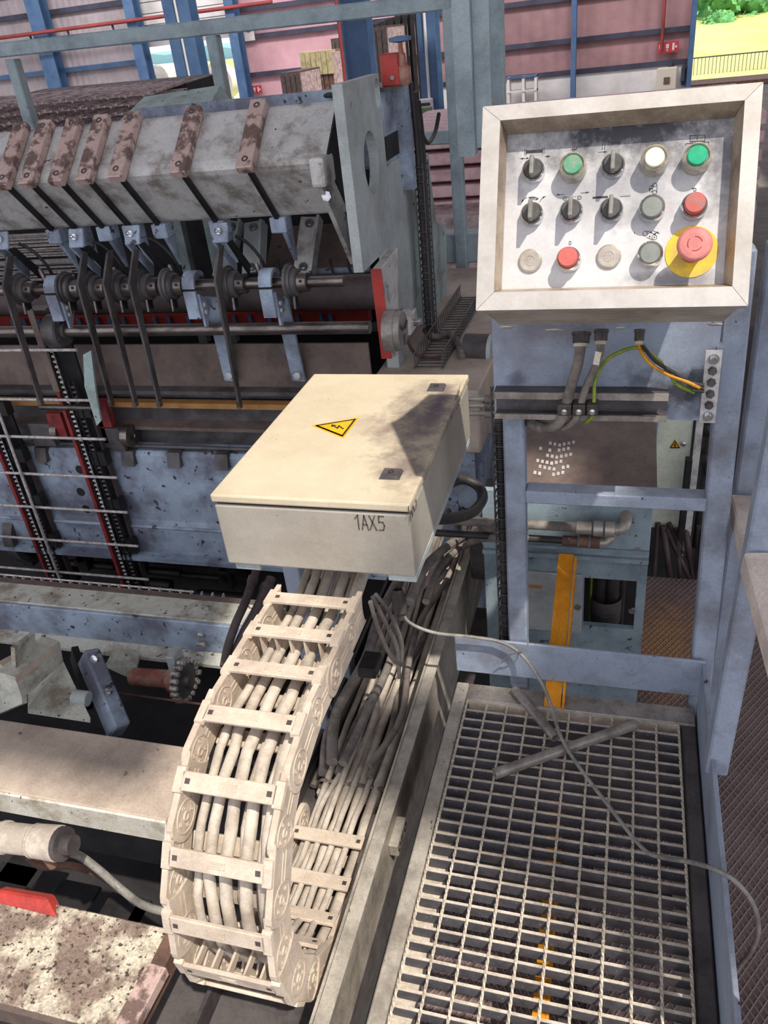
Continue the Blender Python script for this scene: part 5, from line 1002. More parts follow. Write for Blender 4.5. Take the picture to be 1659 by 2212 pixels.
obj('base_slab', MB().hexa([(-.83, 2.40, .2), (-.44, 2.40, .2), (-.40, 3.9, .2), (-.83, 3.9, .2), (-.83, 2.40, .43), (-.44, 2.40, .43), (-.40, 3.9, .43), (-.83, 3.9, .43)]), M['table_dust'], t, .006)
obj('base_web', MB().box(-.80, -.47, 2.44, 3.85, -.6, .2), M['machine_blue'], t)
# red lever with its disc and sensor
lv0, lv1 = at(800, 582, 'y', 2.38), at(824, 775, 'y', 2.38)
t = thing('red_lever', 'grey steel lever with red front edge below the end plate', 'lever', (ex, 2.4, .55))
obj('lever_plate', MB().hexa([(lv1.x + .003, 2.385, lv1.z), (lv1.x + .033, 2.385, lv1.z), (lv1.x + .033, 2.47, lv1.z - .02), (lv1.x + .003, 2.47, lv1.z - .02), (lv0.x + .003, 2.385, lv0.z), (lv0.x + .033, 2.385, lv0.z), (lv0.x + .033, 2.60, lv0.z + .01), (lv0.x + .003, 2.60, lv0.z + .01)]), M['light_steel'], t, .002)
obj('red_edge', MB().hexa([(lv1.x, 2.38, lv1.z), (lv1.x + .034, 2.38, lv1.z), (lv1.x + .034, 2.385, lv1.z), (lv1.x, 2.385, lv1.z), (lv0.x, 2.38, lv0.z), (lv0.x + .034, 2.38, lv0.z), (lv0.x + .034, 2.385, lv0.z), (lv0.x, 2.385, lv0.z)]), M['red_paint'], t)
dc = at(848, 714, 'x', ex + .05)
t = thing('adjusting_disc', 'round grey slotted disc with small sensor beside the red lever', 'disc', dc)
obj('disc', MB().lathe((dc.x - .02, dc.y, dc.z), (1, 0, 0), [(0, 0), (0, .066), (.035, .066), (.035, .062), (.055, .06), (.055, 0)], 28), M['tube_steel'], t)
for a in (0.4, 2.5, 4.6): obj('slot', MB().bar((dc.x + .035, dc.y + .045 * math.cos(a), dc.z + .045 * math.sin(a)), (dc.x + .035, dc.y + .012 * math.cos(a), dc.z + .012 * math.sin(a)), .012, .008), M['dark_steel'], t)
p = at(873, 690, 'x', ex + .02); obj('sensor_block', MB().box(ex - .0, ex + .05, p.y - .04, p.y + .07, p.z - .045, p.z + .02), M['light_steel'], t, .003); obj('sensor', MB().lathe((ex + .05, p.y, p.z - .01), (1, 0, 0), [(0, .014), (.03, .014), (.032, .010), (.032, 0)], 12), M['chrome'], t)
solo('sensor_cable', MB().tube(smooth([at(872, 700, 'x', ex + .05), at(880, 735, 'x', ex + .05), at(898, 765, 'z', .45), at(925, 772, 'z', .44), at(952, 770, 'z', .44)], 6), .006, 8), M['rust'], 'thin brown cable from the sensor to the floor tray', 'cable')
# cable tray up the side frame
def tray(name, label, a, b, wdir, ndir, wid, n, dep=.03):
    a = V(a); b = V(b); wd = V(wdir).normalized(); nd = V(ndir).normalized(); t = thing(name, label, 'cable ladder', a)
    for s in (-1, 1):
        o_ = wd * s * wid / 2; obj('side_wire', MB().tube([a + o_, b + o_], .003, 6).tube([a + o_ + nd * dep, b + o_ + nd * dep], .003, 6), M['dark_steel'], t)
    for k in range(n):
        c = a + (b - a) * ((k + .5) / n); obj('rung', MB().tube([c + wd * wid / 2 + nd * dep, c + wd * wid / 2, c - wd * wid / 2, c - wd * wid / 2 + nd * dep], .003, 6), M['dark_steel'], t)
    return t
ta, tb = at(922, 700, 'x', ex + .03), at(900, 350, 'x', ex + .03)
tray('wire_ladder', 'wire cable ladder running down the pale machine side frame', ta, tb, (0, 1, 0), (1, 0, 0), .085, 24)
for k in range(3):
    o_ = V((.012 + .004 * k, -.028 + .026 * k, 0)); solo('side_cable', MB().tube(smooth([tb + o_ + V((0, -.02, .25 - .03 * k)), tb + o_ + V((0, 0, .1)), tb + o_, (ta + tb) / 2 + o_, ta + o_, ta + o_ + V((.01, .05, -.08)), ta + o_ + V((.05, .22, -.095)), ta + o_ + V((.12, .3, -.085))], 6), .009 if k != 1 else .012, 8), M['black_rubber'], 'black cable down the wire ladder on the side frame, %s strand' % ('left', 'thicker middle', 'right')[k], 'cable', 'cables on the side frame ladder')
solo('coiled_cable', MB().tube(smooth([at(878, 265, 'x', ex), at(893, 245, 'x', ex + .03), at(908, 255, 'x', ex + .03), at(912, 290, 'x', ex + .03), at(925, 308, 'x', ex + .03), at(940, 285, 'x', ex + .03), at(948, 246, 'x', ex + .03)], 7), .008, 8), M['black_rubber'], 'black cable curling up above the wire ladder', 'cable')
tray('floor_tray', 'low wire tray lying across the dusty machine base', (at(925, 795, 'z', .435)), at(1020, 640, 'z', .435), (1, 0, 0), (0, 0, 1), .10, 26, .05)
solo('tray_cable', MB().tube(smooth([at(918, 712, 'z', .46), at(940, 728, 'z', .445), at(972, 722, 'z', .445), at(990, 745, 'z', .445), at(998, 770, 'z', .44), at(1002, 800, 'z', .3)], 6), .013, 8), M['grey_cable'], 'dusty cable crossing the floor tray on the machine base', 'cable')
p = at(1035, 755, 'y', 2.75); t = thing('beacon', 'grey and red cylindrical beacon left of the stand plate', 'beacon', p)
obj('body', MB().lathe(p + V((-.05, 0, .0)), (1, -.1, 0), [(0, 0), (0, .058), (.09, .058)], 20), M['dark_frame'], t); mb = MB(); ba = V((1, -.1, 0)).normalized(); by = V((.1, 1, 0)).normalized(); q0 = p + V((-.05, 0, 0)) + ba * .02; aa = [math.radians(195 + 15 * i) for i in range(11)]; mb.add([q0 + by * (.0592 * math.cos(a)) + V((0, 0, .0592 * math.sin(a))) for a in aa] + [q0 + ba * .072 + by * (.0592 * math.cos(a)) + V((0, 0, .0592 * math.sin(a))) for a in aa], [(i, i + 1, i + 12, i + 11) for i in range(10)], True); obj('red_band', mb, M['red_paint'], t); obj('end_cap', MB().lathe(p + V((.04, -.01, 0)), (1, -.1, 0), [(0, .058), (.012, .05), (.014, 0)], 20), M['pale_paint'], t)
solo('beacon_cable', MB().tube(smooth([p + V((-.02, 0, -.05)), at(1030, 820, 'y', 2.6), at(1045, 860, 'y', 2.5), at(1058, 892, 'y', 2.4)], 6), .007, 8), M['black_rubber'], 'thin black cable hanging from the beacon', 'cable')
# valve on top of the end plate
p = at(862, 190, 'y', 2.72); t = thing('shutoff_valve', 'red block with brass valve and blue handwheel on the frame top', 'valve', p)
q = at(848, 188, 'y', 2.72); obj('red_block', MB().box(q.x - .025, q.x + .03, 2.69, 2.76, 1.312, 1.40), M['red_paint'], t, .003); obj('bolt', MB().lathe((q.x + .01, 2.69, 1.335), (0, -1, 0), [(0, .007), (.004, .007), (.004, 0)], 6), M['chrome'], t)
obj('valve_body', MB().lathe((p.x + .015, 2.72, 1.31), (0, 0, 1), [(0, .018), (.02, .024), (.05, .024), (.055, .016), (.085, .013), (.09, .008), (.12, .006)], 12), M['rust_dust'], t); obj('handwheel', MB().lathe((p.x + .015, 2.72, 1.425), (0, 0, 1), [(0, .01), (.004, .034), (.014, .034), (.018, .012), (.018, 0)], 20), M['hall_blue'], t)
p = at(735, 220, 'y', 2.6); solo('air_line', MB().tube(smooth([at(470, 282, 'y', 2.78), at(600, 245, 'y', 2.78), at(690, 210, 'y', 2.76), at(725, 205, 'y', 2.72)], 5), .008, 8), M['black_rubber'], 'thin black air line running along the top of the beam', 'hose')
a = at(240, 262, 'y', 3.0); b = at(432, 235, 'y', 3.0); solo('top_cover', MB().hexa([(a.x, 3.0, a.z - .1), (b.x, 3.0, b.z - .1), (b.x, 3.4, b.z - .1), (a.x, 3.4, a.z - .1), (a.x, 3.0, a.z - .02), (b.x, 3.0, b.z - .03), (b.x - .02, 3.25, b.z + .06), (a.x + .02, 3.25, a.z + .06)]), M['green_grey_paint'], 'pale green sheet cover behind the clamped beam', 'cover')
obj('leg', MB().box(a.x + .1, a.x + .14, 3.1, 3.14, -1.25, a.z - .1), M['green_grey_paint'], bpy.data.objects['top_cover']); obj('leg', MB().box(b.x - .14, b.x - .1, 3.1, 3.14, -1.25, b.z - .1), M['green_grey_paint'], bpy.data.objects['top_cover'])
# ---------------------------------------------------------------- lower left: long beam, tables, brackets
t = thing('cross_beam', 'long dusty blue cross beam in front of the chain lanes', 'beam', (-1.8, 1.8, -.3))
a = at(300, 1355, 'z', -.1); zb = at(240, 1382, 'y', 1.755).z
obj('top_plate', MB().box(-3.0, -1.0, 1.762, 1.862, -.115, -.1), M['white_paint'], t, .002)
obj('front_web', MB().box(-3.0, -1.0, 1.748, 1.762, zb, -.104), M['machine_blue'], t, .003)
obj('lower_flange', MB().prism([(1.748, zb), (1.70, zb - .01), (1.70, zb - .022), (1.80, zb - .022), (1.80, zb)], 'x', -3.0, -1.0), M['white_paint'], t)
obj('rear_strip', MB().box(-3.0, -1.0, 1.862, 1.885, -.112, -.098), M['brown_sheet'], t)
mbt = MB()
mbt.cyl((-3.0, 1.893, -.088), (-1.35, 1.893, -.094), .0035, n=6)
for k in range(45): mbt.box(-3.0 + k * .04, -2.996 + k * .04, 1.885, 1.896, -.11, -.09)
obj('tied_wire', mbt, M['wire'], t, kind='stuff')
for px, py in ((38, 1367), (230, 1392), (440, 1420)): p = at(px, py, 'y', 1.748); obj('bolt', MB().lathe((p.x, 1.748, p.z), (0, -1, 0), [(0, .013), (.010, .013), (.010, 0)], 6), M['machine_blue'], t)
t = thing('near_table', 'wide worn steel table with bright chipped front edge, left of chain', 'table', (-1.3, 1.07, -.1))
obj('table_top', MB().box(-2.0, -.93, .972, 1.18, -.012, 0), M['table_dust'], t, .004, 2)
obj('front_flange', MB().hexa([(-2.0, .966, -.075), (-.93, .966, -.075), (-.93, .974, -.075), (-2.0, .974, -.075), (-2.0, .966, -.001), (-.93, .966, -.001), (-.93, .974, -.001), (-2.0, .974, -.001)]), M['white_plate'], t, .003)
t = thing('front_table', 'chipped cream and brown steel table at the lower left corner', 'table', (-1.1, .65, -.1))
obj('table_top', MB().box(-1.8, -.80, .545, .742, -.012, 0), M['worn_cream'], t, .003)
obj('end_flange', MB().hexa([(-.80, .56, -.05), (-.775, .56, -.05), (-.775, .745, -.06), (-.80, .745, -.06), (-.80, .56, 0), (-.775, .56, -.012), (-.775, .745, -.012), (-.80, .745, 0)]), M['rust'], t)
obj('front_lip', MB().box(-1.8, -.80, .535, .545, -.05, -.002), M['brown_sheet'], t)
a = at(305, 2212, 'z', -.06); solo('edge_bar', MB().bar(at(342, 2092, 'z', .012), at(262, 2240, 'z', .012), .04, .022), M['clamp_steel'], 'worn pinkish flat bar at the right end of front table', 'bar')
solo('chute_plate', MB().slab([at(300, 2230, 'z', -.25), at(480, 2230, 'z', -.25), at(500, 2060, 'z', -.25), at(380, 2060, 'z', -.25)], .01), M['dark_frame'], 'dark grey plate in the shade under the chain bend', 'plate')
# bracket and side plates left
t = thing('side_bracket', 'worn white steel bracket and cheek plate below the cross beam', 'bracket', (-1.6, 1.4, -.2))
def quad(pts, ax, v, th=.012): return MB().slab([at(*q, ax, v) for q in pts], th)
ck = [at(0, 1470, 'y', 1.42), at(60, 1465, 'y', 1.42), at(205, 1540, 'y', 1.30)]
obj('cheek_plate', MB().slab([at(-10, 1545, 'y', 1.24), at(48, 1520, 'y', 1.24), at(45, 1440, 'y', 1.32), at(-10, 1440, 'y', 1.32)], .015), M['white_paint'], t)
obj('cheek_plate', MB().slab([at(60, 1530, 'y', 1.3), at(195, 1550, 'y', 1.3), at(135, 1425, 'y', 1.45), at(60, 1480, 'y', 1.45)], .015), M['white_paint'], t)
obj('channel_front', MB().slab([at(48, 1510, 'y', 1.25), at(137, 1430, 'y', 1.42), at(128, 1385, 'y', 1.42), at(32, 1462, 'y', 1.25)], .06), M['white_paint'], t)
obj('channel_top', MB().slab([at(32, 1462, 'y', 1.25), at(128, 1385, 'y', 1.42), at(100, 1375, 'y', 1.46), at(-5, 1430, 'y', 1.30)], .02), M['dust_plastic'], t)
obj('gusset', MB().slab([at(35, 1450, 'y', 1.28), at(80, 1415, 'y', 1.38), at(75, 1368, 'y', 1.38), at(32, 1400, 'y', 1.28)], .012), M['white_paint'], t)
t = thing('dark_strut', 'dark blue upright strut with bolts right of the white bracket', 'strut', at(200, 1540, 'y', 1.42))
obj('strut', MB().bar(at(258, 1580, 'y', 1.34), at(190, 1415, 'y', 1.5), .075, .05, (0, -1, 0)), M['machine_blue'], t, .006); obj('plate', MB().bar(at(195, 1520, 'y', 1.40), at(160, 1410, 'y', 1.54), .06, .02, (0, -1, 0)), M['black_steel'], t)
for px, py in ((208, 1421), (236, 1492)): p = at(px, py, 'y', 1.40); obj('bolt', MB().lathe(p, (0, -1, .4), [(0, .012), (.012, .012), (.014, 0)], 8), M['chrome'], t)
p = at(192, 1510, 'y', 1.35); solo('white_roller', MB().lathe(p + V((-.05, 0, 0)), (1, .1, -.1), [(0, 0), (0, .022), (.045, .022), (.045, 0)], 18), M['pale_paint'], 'small white roller at the end of the dark strut', 'roller')
# sprocket shaft and chain in the gap
t = thing('sprocket_shaft', 'red-brown shaft with toothed sprocket and chain under the cross beam', 'sprocket', at(390, 1470, 'y', 1.62))
a = at(290, 1462, 'y', 1.65); b = at(378, 1468, 'y', 1.62)
obj('shaft', MB().cyl(a, b, .03, n=16), M['rust_dust'], t); obj('collar', MB().cyl(b - V((.0, 0, 0)), b + (b - a).normalized() * .03, .048, n=18), M['rust_dust'], t)
sc0 = at(400, 1470, 'y', 1.60); mb = MB().lathe(sc0 - V((.01, 0, 0)), (1, 0, 0), [(0, 0), (0, .058), (.014, .058), (.014, .02), (.03, .018), (.03, 0)], 22)
obj('sprocket', mb, M['dark_steel'], t); mb = MB()
for k in range(18): ang = 2 * math.pi * k / 18; q = sc0 + V((-.003, .064 * math.cos(ang), .064 * math.sin(ang))); mb.cyl(q - V((.012, 0, 0)), q + V((.012, 0, 0)), .0085, n=8)
for k in range(9): q = sc0 + V((0, .05 + .02 * k, -.05 + .022 * k)); mb.cyl(q - V((.012, 0, 0)), q + V((.012, 0, 0)), .0085, n=8)
obj('roller_chain', mb, M['chain_link'], t); obj('bearing_arm', MB().box(sc0.x - .05, sc0.x - .02, sc0.y, sc0.y + .06, sc0.z - .02, sc0.z + .09), M['pale_paint'], t, .004)
solo('red_rod', MB().cyl(at(250, 1497, 'y', 1.5), at(450, 1523, 'y', 1.5), .004, n=8), M['rust'], 'thin red rod crossing the dark gap below the sprocket', 'rod')
solo('cheek_plate', quad([(225, 1440), (290, 1470), (300, 1420), (250, 1395)], 'y', 1.68), M['white_paint'], 'pale plate between the dark strut and red-brown shaft', 'plate')
# cylinder and hoses between the two tables
a = at(-10, 1806, 'y', .80); b = at(128, 1822, 'y', .80); d = (b - a).normalized()
t = thing('air_cylinder', 'dusty round air cylinder sticking in from the left between the tables', 'cylinder', a)
obj('barrel', MB().lathe(a, d, [(0, 0), (0, .030), (.02, .030), (.022, .034), (.03, .034), (.032, .031), (.10, .031), (.105, .035), (.11, .035)], 20), M['dust_cable'], t); L_ = (b - a).length
obj('end_cap', MB().lathe(a + d * .108, d, [(0, .034), (L_ - .11, .036), (L_ - .105, .03), (L_ - .105, 0)], 20), M['dust_cable'], t); obj('port', MB().lathe(a + d * .12 + V((.01, -.01, -.03)), (.2, 0, -1), [(0, .012), (.03, .012), (.035, .008), (.035, 0)], 8), M['rust'], t); obj('end_flange', MB().lathe(b + d * .002, d, [(0, 0), (0, .034), (.012, .034), (.014, .022), (.035, .02), (.035, 0)], 18), M['dark_frame'], t)
for k in range(4): q = b + V((.004, .026 * math.cos(.8 + k * 1.57), .026 * math.sin(.8 + k * 1.57))); obj('bolt', MB().lathe(q - d * .012, d, [(0, 0), (0, .006), (.02, .006), (.02, 0)], 6), M['dust_cable'], t)
solo('table_hose', MB().tube(smooth([at(125, 1838, 'y', .82), at(170, 1848, 'y', .84), at(215, 1880, 'y', .84), at(255, 1915, 'y', .84), at(300, 1950, 'y', .82), at(340, 1966, 'y', .8), at(380, 1972, 'y', .8)], 6), .009, 8), M['cord_grey'], 'pale hose curving from the cylinder under the energy chain', 'hose')
solo('table_hose', MB().tube(smooth([at(60, 1850, 'y', .84), at(92, 1872, 'y', .84), at(150, 1870, 'y', .86), at(205, 1885, 'y', .88), at(250, 1912, 'y', .9)], 6), .009, 8), M['rust'], 'rust-brown hose below the pale hose between the tables', 'hose')
p = at(50, 1930, 'z', .02); solo('red_channel', MB().slab([at(-10, 1952, 'z', .0), at(122, 1985, 'z', .0), at(98, 1940, 'z', .02), at(-10, 1922, 'z', .02)], .03), M['red_paint'], 'red painted channel end behind the front table', 'channel', None, .004)
t = thing('pit_steps', 'dark step plates down in the gap between the two tables', 'steps', (-1.0, .95, -.5))
for q in ((25, 1905), (160, 1945), (270, 1975), (330, 1995), (60, 1875)): p = at(*q, 'z', -.4); obj('step_plate', MB().box(p.x - .07, p.x + .05, p.y - .05, p.y + .05, -.41, -.4), M['black_steel'], t)
solo('pit_floor', MB().box(-3, -.73, .2, 2.3, -.66, -.65), M['black_and_shade'], 'dark oily floor of the pit under the tables', 'floor plate')
solo('pit_wall', MB().box(-3, -.75, 1.25, 1.27, -.65, -.16), M['black_and_shade'], 'dark plate closing the gap under the near table', 'plate')
# ---------------------------------------------------------------- right side, below and behind the stand
ty = at(1400, 1245, 'z', -.46).y; ts = at(1425, 1395, 'z', -.46)
M['tread_spill'] = stained('tread_spill', None, [(ts.x - .8, ts.y - (ty + .1) / 2, 0, .22, .26, 1, .85, (196, 150, 108))], None, 22, treadplate('tread_spill', (132, 112, 110), (104, 86, 87), (160, 140, 134)))
solo('tread_plate', MB().box(.0, 1.6, .1, ty, -.47, -.46), M['tread_spill'], 'rusty brown diamond tread plate walkway right of the platform', 'tread plate')
solo('tread_plate', MB().box(-.42, -.004, .1, 1.9, -.62, -.61), M['tread_brown'], 'dark tread plate deep under the floor grating', 'tread plate')
b0 = at(1400, 1250, 'z', -.455)
YU = 1.93
uz0, uz1 = at(1300, 1428, 'y', YU).z, at(1300, 1075, 'y', YU).z; ux0, ux1 = -.36, at(1402, 1200, 'y', YU).x
t = thing('hydraulic_unit', 'pale blue hydraulic cabinet behind the panel stand, dark opening below', 'hydraulic unit', (0, 2.1, -.5))
zm = at(1250, 1205, 'y', YU).z; ob = [at(1262, 1252, 'y', YU), at(1368, 1365, 'y', YU)]
zt9 = at(1300, 1068, 'y', YU).z; obj('top_case', MB().box(ux0, ux1, YU, 1.948, zm, zt9), M['unit_blue'], t, .003); obj('rear_case', MB().box(ux0, ux1, 1.948, 2.5, zm, zt9 - .12), M['machine_blue'], t)
obj('case_rib', MB().box(ux0, ux1, YU - .012, YU, zm, zm + .014).box(ux0, ux1, YU - .008, YU, zm + .03, zm + .04), M['unit_blue'], t)
fr = obj('lower_frame', MB().box(ux0, ob[0].x, YU + .01, YU + .03, -.46, zm).box(ob[1].x, ux1, YU + .01, YU + .03, -.46, zm).box(ob[0].x, ob[1].x, YU + .01, YU + .03, ob[0].z, zm).box(ob[0].x, ob[1].x, YU + .01, YU + .03, -.46, ob[1].z), M['unit_blue'], t)
dp0, dp1 = at(1138, 1235, 'y', YU), at(1255, 1370, 'y', YU)
pl2 = obj('access_plate', MB().box(dp0.x, dp1.x, YU, YU + .01, dp1.z, dp0.z), M['pale_paint'], t, .003)
lbx = at(1156, 1267, 'y', YU); obj('type_label', MB().box(lbx.x - .02, lbx.x + .02, YU - .001, YU, lbx.z - .006, lbx.z + .006), M['amber_strip'], pl2)
obj('dark_inside', MB().box(ux0, ux1 - .01, 2.2, 2.22, -.46, zm), M['black_and_shade'], t)
for px, r in ((1295, .02), (1322, .022), (1343, .009), (1276, .004)):
    p = at(px, 1300, 'y', 2.05); obj('hose', MB().cyl((p.x, 2.05, -.46), (p.x, 2.05, zm - .01), r, n=12), M['yellow_green' if r < .005 else 'black_rubber'], t)
p = at(1308, 1318, 'y', 2.03); obj('hose_clamp', MB().lathe((p.x, 2.045, p.z - .045), (0, 0, 1), [(0, .045), (.04, .047), (.043, .042), (.047, .047), (.09, .045)], 20), M['dark_frame'], t)
for px, py in ((1377, 1188), (1365, 1318), (1248, 1310)): p = at(px, py, 'y', YU); obj('bolt', MB().lathe((p.x, YU, p.z), (0, -1, 0), [(0, .010), (.006, .010), (.006, 0)], 8), M['chrome'], t)
mb = MB(); g1 = at(1366, 1124, 'y', YU); mb.stroke([g1 + V((-.004, 0, -.002)), g1 + V((.001, 0, .005)), g1 + V((.001, 0, -.008))], .0025, (0, -1, 0), .0006); mb.stroke([g1 + V((-.003, 0, -.008)), g1 + V((.005, 0, -.008))], .0025, (0, -1, 0), .0006); obj('number_mark', mb, M['ink'], t)
# the two pipes with elbows along its front
for (y0p, pa, pb, r, lb) in ((1.885, (1135, 1137), (1345, 1140), .0135, 'upper dusty hydraulic pipe with brass elbow on the blue cabinet'), (1.89, (1135, 1163), (1312, 1172), .0105, 'lower dark hydraulic pipe with rusty elbow on the blue cabinet')):
    a = at(*pa, 'y', y0p) - V((.3, 0, 0)); b = at(*pb, 'y', y0p); b.z = a.z = (a.z + b.z) / 2; h = thing('hydraulic_pipe', lb, 'pipe', b)
    obj('pipe', MB().cyl(a, b - V((.12, 0, 0)), r, n=12), M['grey_cable' if r > .012 else 'black_rubber'], h)
    for dx, w_, rr in ((-.12, .04, 1.35), (-.075, .025, 1.7), (-.045, .025, 1.7)): obj('nut', MB().lathe(b + V((dx, 0, 0)), (1, 0, 0), [(0, 0), (0, r * rr), (w_, r * rr), (w_, 0)], 6), M['plug_steel' if r > .012 else 'rust'], h)
    obj('elbow', MB().tube(smooth([b + V((-.02, 0, 0)), b + V((.0, 0, .004)), b + V((.008, .01, .016)), b + V((.008, .06, .02))], 5), r * 1.2, 12), M['plug_steel'], h)
solo('trough_hose', MB().tube(smooth([at(1140, 1136, 'y', 1.885), at(1065, 1140, 'y', 1.88), at(1010, 1155, 'x', -.45), at(960, 1185, 'x', -.48), at(915, 1230, 'x', -.50), at(885, 1300, 'x', -.50)], 7), .0135, 10), M['grey_cable'], 'dusty hose joining the trough bundle from the blue cabinet', 'hose')
solo('trough_hose', MB().tube(smooth([at(1140, 1162, 'y', 1.885), at(1065, 1160, 'y', 1.88), at(1000, 1180, 'x', -.45), at(950, 1225, 'x', -.48), at(920, 1300, 'x', -.48)], 7), .011, 10), M['grey_cable'], 'second dusty hose joining the trough bundle, lower one', 'hose')
# brown lid with boot print behind the stand
t = thing('sheet_cover', 'brown dusty sheet metal cover with pale boot print behind stand', 'cover', (0, 2.1, .3))
cq = [at(1125, 1052, 'y', 1.95), at(1420, 1062, 'y', 1.95), None, at(1125, 895, 'y', 2.3)]; cq[1].z = cq[0].z; cq[2] = V((cq[1].x - .002, cq[3].y, cq[3].z))
obj('cover_sheet', MB().slab(cq, .01), M['brown_sheet'], t); nrm = (cq[1] - cq[0]).cross(cq[3] - cq[0]).normalized()
obj('cover_front', MB().box(cq[0].x, cq[1].x, 1.95, 1.962, cq[0].z - .05, cq[0].z - .004), M['brown_sheet'], t)
CP = lambda px, py: (lambda d: V((0, 0, HC)) + d * ((cq[0] - V((0, 0, HC))).dot(nrm) / d.dot(nrm)))(AX[0] * (px - CX) + AX[1] * (py - CY) + AX[2] * FPX)
rnd = random.Random(2); mb = MB()
for j in range(6):
    for i in range(7):
        if rnd.random() < .2: continue
        px, py = 1152 + i * 10 + j * 3 + (8 if j % 2 else 0), 1030 - j * 13 - abs(i - 3) * 2
        c = [CP(px, py), CP(px + 6.5, py + 1), CP(px + 7, py - 6), CP(px + 1.5, py - 7)]; mb.add([p + nrm * .001 for p in c], [(0, 1, 2, 3)])
obj('boot_print', mb, M['light_steel'], t)
# cream cabinet further right
t = thing('cream_cabinet', 'narrow cream cabinet with small warning triangle behind the stand', 'cabinet', (.2, 2.9, -.3))
ca, cb = at(1432, 910, 'y', 2.80), at(1488, 1145, 'y', 2.80); cw = at(1497, 920, 'y', 2.80)
obj('housing', MB().box(ca.x - .02, cw.x, 2.80, 3.15, cb.z, ca.z + .25), M['cream_pale'], t, .004); obj('door_edge', MB().box(ca.x - .045, ca.x - .02, 2.79, 3.15, cb.z + .1, ca.z + .25), M['machine_blue'], t)
q = [at(1446, 968, 'y', 2.798), at(1470, 968, 'y', 2.798), at(1458, 949, 'y', 2.798)]; ws = obj('warning_sign', MB().prism([(p.x, p.z) for p in q], 'y', 2.797, 2.80), M['warn_yellow'], t)
cc = (q[0] + q[1] + q[2]) / 3; mb = MB(); ti = [cc + (p - cc) * .78 for p in q]; mb.stroke(ti + [ti[0], ti[1]], .0028, (0, -1, 0), .003); mb.stroke([cc + V((.002, -.001, .009)), cc + V((-.003, -.001, .0)), cc + V((.003, -.001, .0)), cc + V((-.001, -.001, -.01))], .0026, (0, -1, 0), .003); obj('warning_symbol', mb, M['ink'], ws)
p = at(1476, 957, 'y', 2.80); obj('lock', MB().lathe((p.x, 2.80, p.z), (0, -1, 0), [(0, .009), (.012, .009), (.014, .006), (.014, 0)], 12), M['chrome'], t)
p0_b, p1_b = at(1488, 985, 'y', 2.75), at(1468, 1160, 'y', 2.75); solo('dark_upright', MB().box(p0_b.x - .012, p0_b.x + .012, 2.72, 2.75, p1_b.z, p0_b.z), M['black_steel'], 'dark flat upright bar in front of cream cabinet', 'bar', None, .003); p = at(1502, 1000, 'y', 2.78); solo('pale_pipe', MB().box(p.x - .012, p.x + .012, 2.77, 2.79, p1_b.z - .1, p.z + .5), M['light_steel'], 'pale flat conduit right of the dark upright bar', 'conduit')
for i, (x0_, x1_) in enumerate(((1422, 1412), (1432, 1450), (1462, 1470), (1480, 1500), (1510, 1505), (1520, 1512), (1445, 1520), (1530, 1580), (1440, 1490))):
    pp = [at(x0_, 1130 + 6 * (i % 3), 'y', 2.79 - .01 * (i % 3)), at((x0_ * 2 + x1_) / 3, 1180, 'y', 2.78 - .02 * (i % 2)), at((x0_ + 2 * x1_) / 3, 1215, 'y', 2.77 - .02 * (i % 3)), at(x1_, 1252, 'y', 2.76)]
    solo('floor_hose', MB().tube(smooth(pp, 6), .010 + .003 * (i % 2), 8), M['hose_brown'], 'dark hose dropping below the cream cabinet, %s' % ('leftmost', 'second from the left', 'by the dark bar', 'right of the dark bar', 'straight one at the post', 'next to the straight one', 'long crossing one', 'farthest right, sloping', 'behind the crossing one')[i], 'hose', 'hoses below the cream cabinet')
for i, (px, py) in enumerate(((1515, 925), (1512, 990), (1522, 1010))):
    p = at(px, py, 'y', 2.9); solo('valve_body', MB().lathe(p, (1, 0, .1), [(0, 0), (0, .03), (.02, .035), (.06, .03), (.06, .018), (.1, .018), (.1, 0)], 10), M['black_steel'], 'dark pipe fitting between cream cabinet and stand post, %s' % ('topmost', 'middle', 'lowest')[i], 'fitting', 'dark fittings by the stand post')
obj_ = solo('fitting_pipe', MB().cyl((at(1512, 990, 'y', 2.9).x + .02, 2.9, -.46), (at(1512, 990, 'y', 2.9).x + .02, 2.9, .3), .012, n=8), M['black_steel'], 'thin dark upright pipe carrying the fittings by the stand post', 'pipe')
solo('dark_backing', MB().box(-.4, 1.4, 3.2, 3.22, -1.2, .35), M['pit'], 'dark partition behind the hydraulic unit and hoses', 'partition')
# fittings seen left of stand plate
for i, py in enumerate((862, 876, 893)):
    a = at(1012, py, 'y', 2.2); b = at(1064, py, 'y', 2.2); t = thing('pipe_fitting', ['top', 'middle', 'bottom'][i] + ' grey pipe fitting of three left of the clamp rail', 'fitting', a, 'pipe fittings left of the stand')
    obj('pipe', MB().cyl(a, b, .008, n=10), M['plug_steel'], t); obj('nut', MB().lathe(a + V((.05, 0, 0)), (1, 0, 0), [(0, 0), (0, .014), (.03, .014), (.03, 0)], 6), M['grey_cable'], t)
a = at(1000, 1000, 'z', .12); solo('machine_step', MB().box(-.42, -.28, 2.02, 2.38, -.05, .12), M['dark_frame'], 'dusty grey block behind the black hose loop', 'block', None, .006)
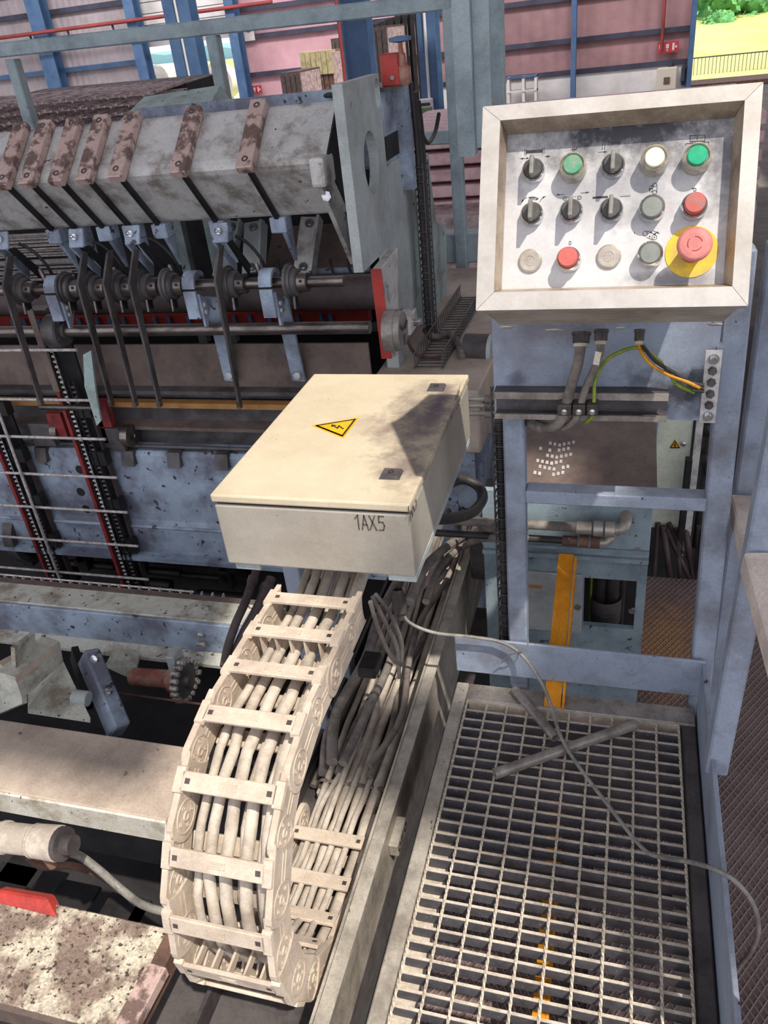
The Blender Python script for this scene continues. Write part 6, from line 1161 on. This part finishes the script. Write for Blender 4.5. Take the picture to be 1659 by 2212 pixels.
# orange bar under and behind the platform
ya, yb_ = at(1222, 1197, 'z', -.17), at(1166, 1900, 'z', -.36)
a = at(1223, 1198, 'y', 1.86); b = at(1150, 2150, 'y', .58)
t = thing('orange_channel', 'orange steel channel sloping down under the platform grating', 'channel', a)
b = V((a.x - .005, .4, -.42)); a2 = at(1204, 1405, 'y', 1.60)
d = (a2 - a); end = a + d * 1.55; obj('flange', MB().bar(a, end, .04, .006, (0, -.4, 1)), M['orange_paint'], t); obj('web', MB().bar(a + V((.026, 0, -.02)), end + V((.026, 0, -.02)), .006, .05, (0, -.4, 1)), M['orange_paint'], t)
st = V((-.13, 1.5, -.32)); obj('lower_flange', MB().bar((-.105, 1.58, -.33), (-.085, .35, -.36), .03, .006), M['orange_paint'], t); obj('lower_web', MB().bar((-.088, 1.58, -.35), (-.068, .35, -.38), .006, .05), M['orange_paint'], t)
solo('floor_rod', MB().bar((-.03, .3, -.4), (-.06, 1.5, -.4), .02, .1), M['dark_steel'], 'dark flat rail under the middle of the floor grating', 'rail')
# right hand guard rail posts
t = thing('stair_rail', 'blue tube rail posts with sloping handrails right of the platform', 'guard rail', at(1560, 1690, 'y', 1.25))
a = at(1563, 1568, 'y', 1.25); b = at(1676, 980, 'y', 1.25); obj('post', MB().bar(a - (b - a) * .2, b + (b - a) * .5, .042, .042, (0, -1, 0)), M['blue_paint'], t, .004)
a = at(1609, 1080, 'y', 1.7); b = at(1642, 850, 'y', 1.7); obj('post', MB().bar(a - (b - a) * 3.4, b + (b - a) * 1.2, .05, .05, (0, -1, 0)), M['blue_paint'], t, .004)
a = at(1518, 1070, 'y', 1.95); b = at(1545, 1340, 'y', 1.55); obj('knee_rail', MB().bar(at(1600, 1090, 'y', 1.66), at(1650, 1270, 'y', 1.27), .048, .048), M['rail_lit'], t, .004)
h0 = at(1636, 1212, 'y', 1.23); h1 = at(1726, 1530, 'y', .95); h2 = h0 + (h1 - h0) * 2.2; obj('hand_rail', MB().bar(h0, h2, .05, .05), M['rail_lit'], t, .004); obj('post', MB().box(h2.x - .02, h2.x + .02, h2.y, h2.y + .04, -.46, h2.z), M['blue_paint'], t, .004)
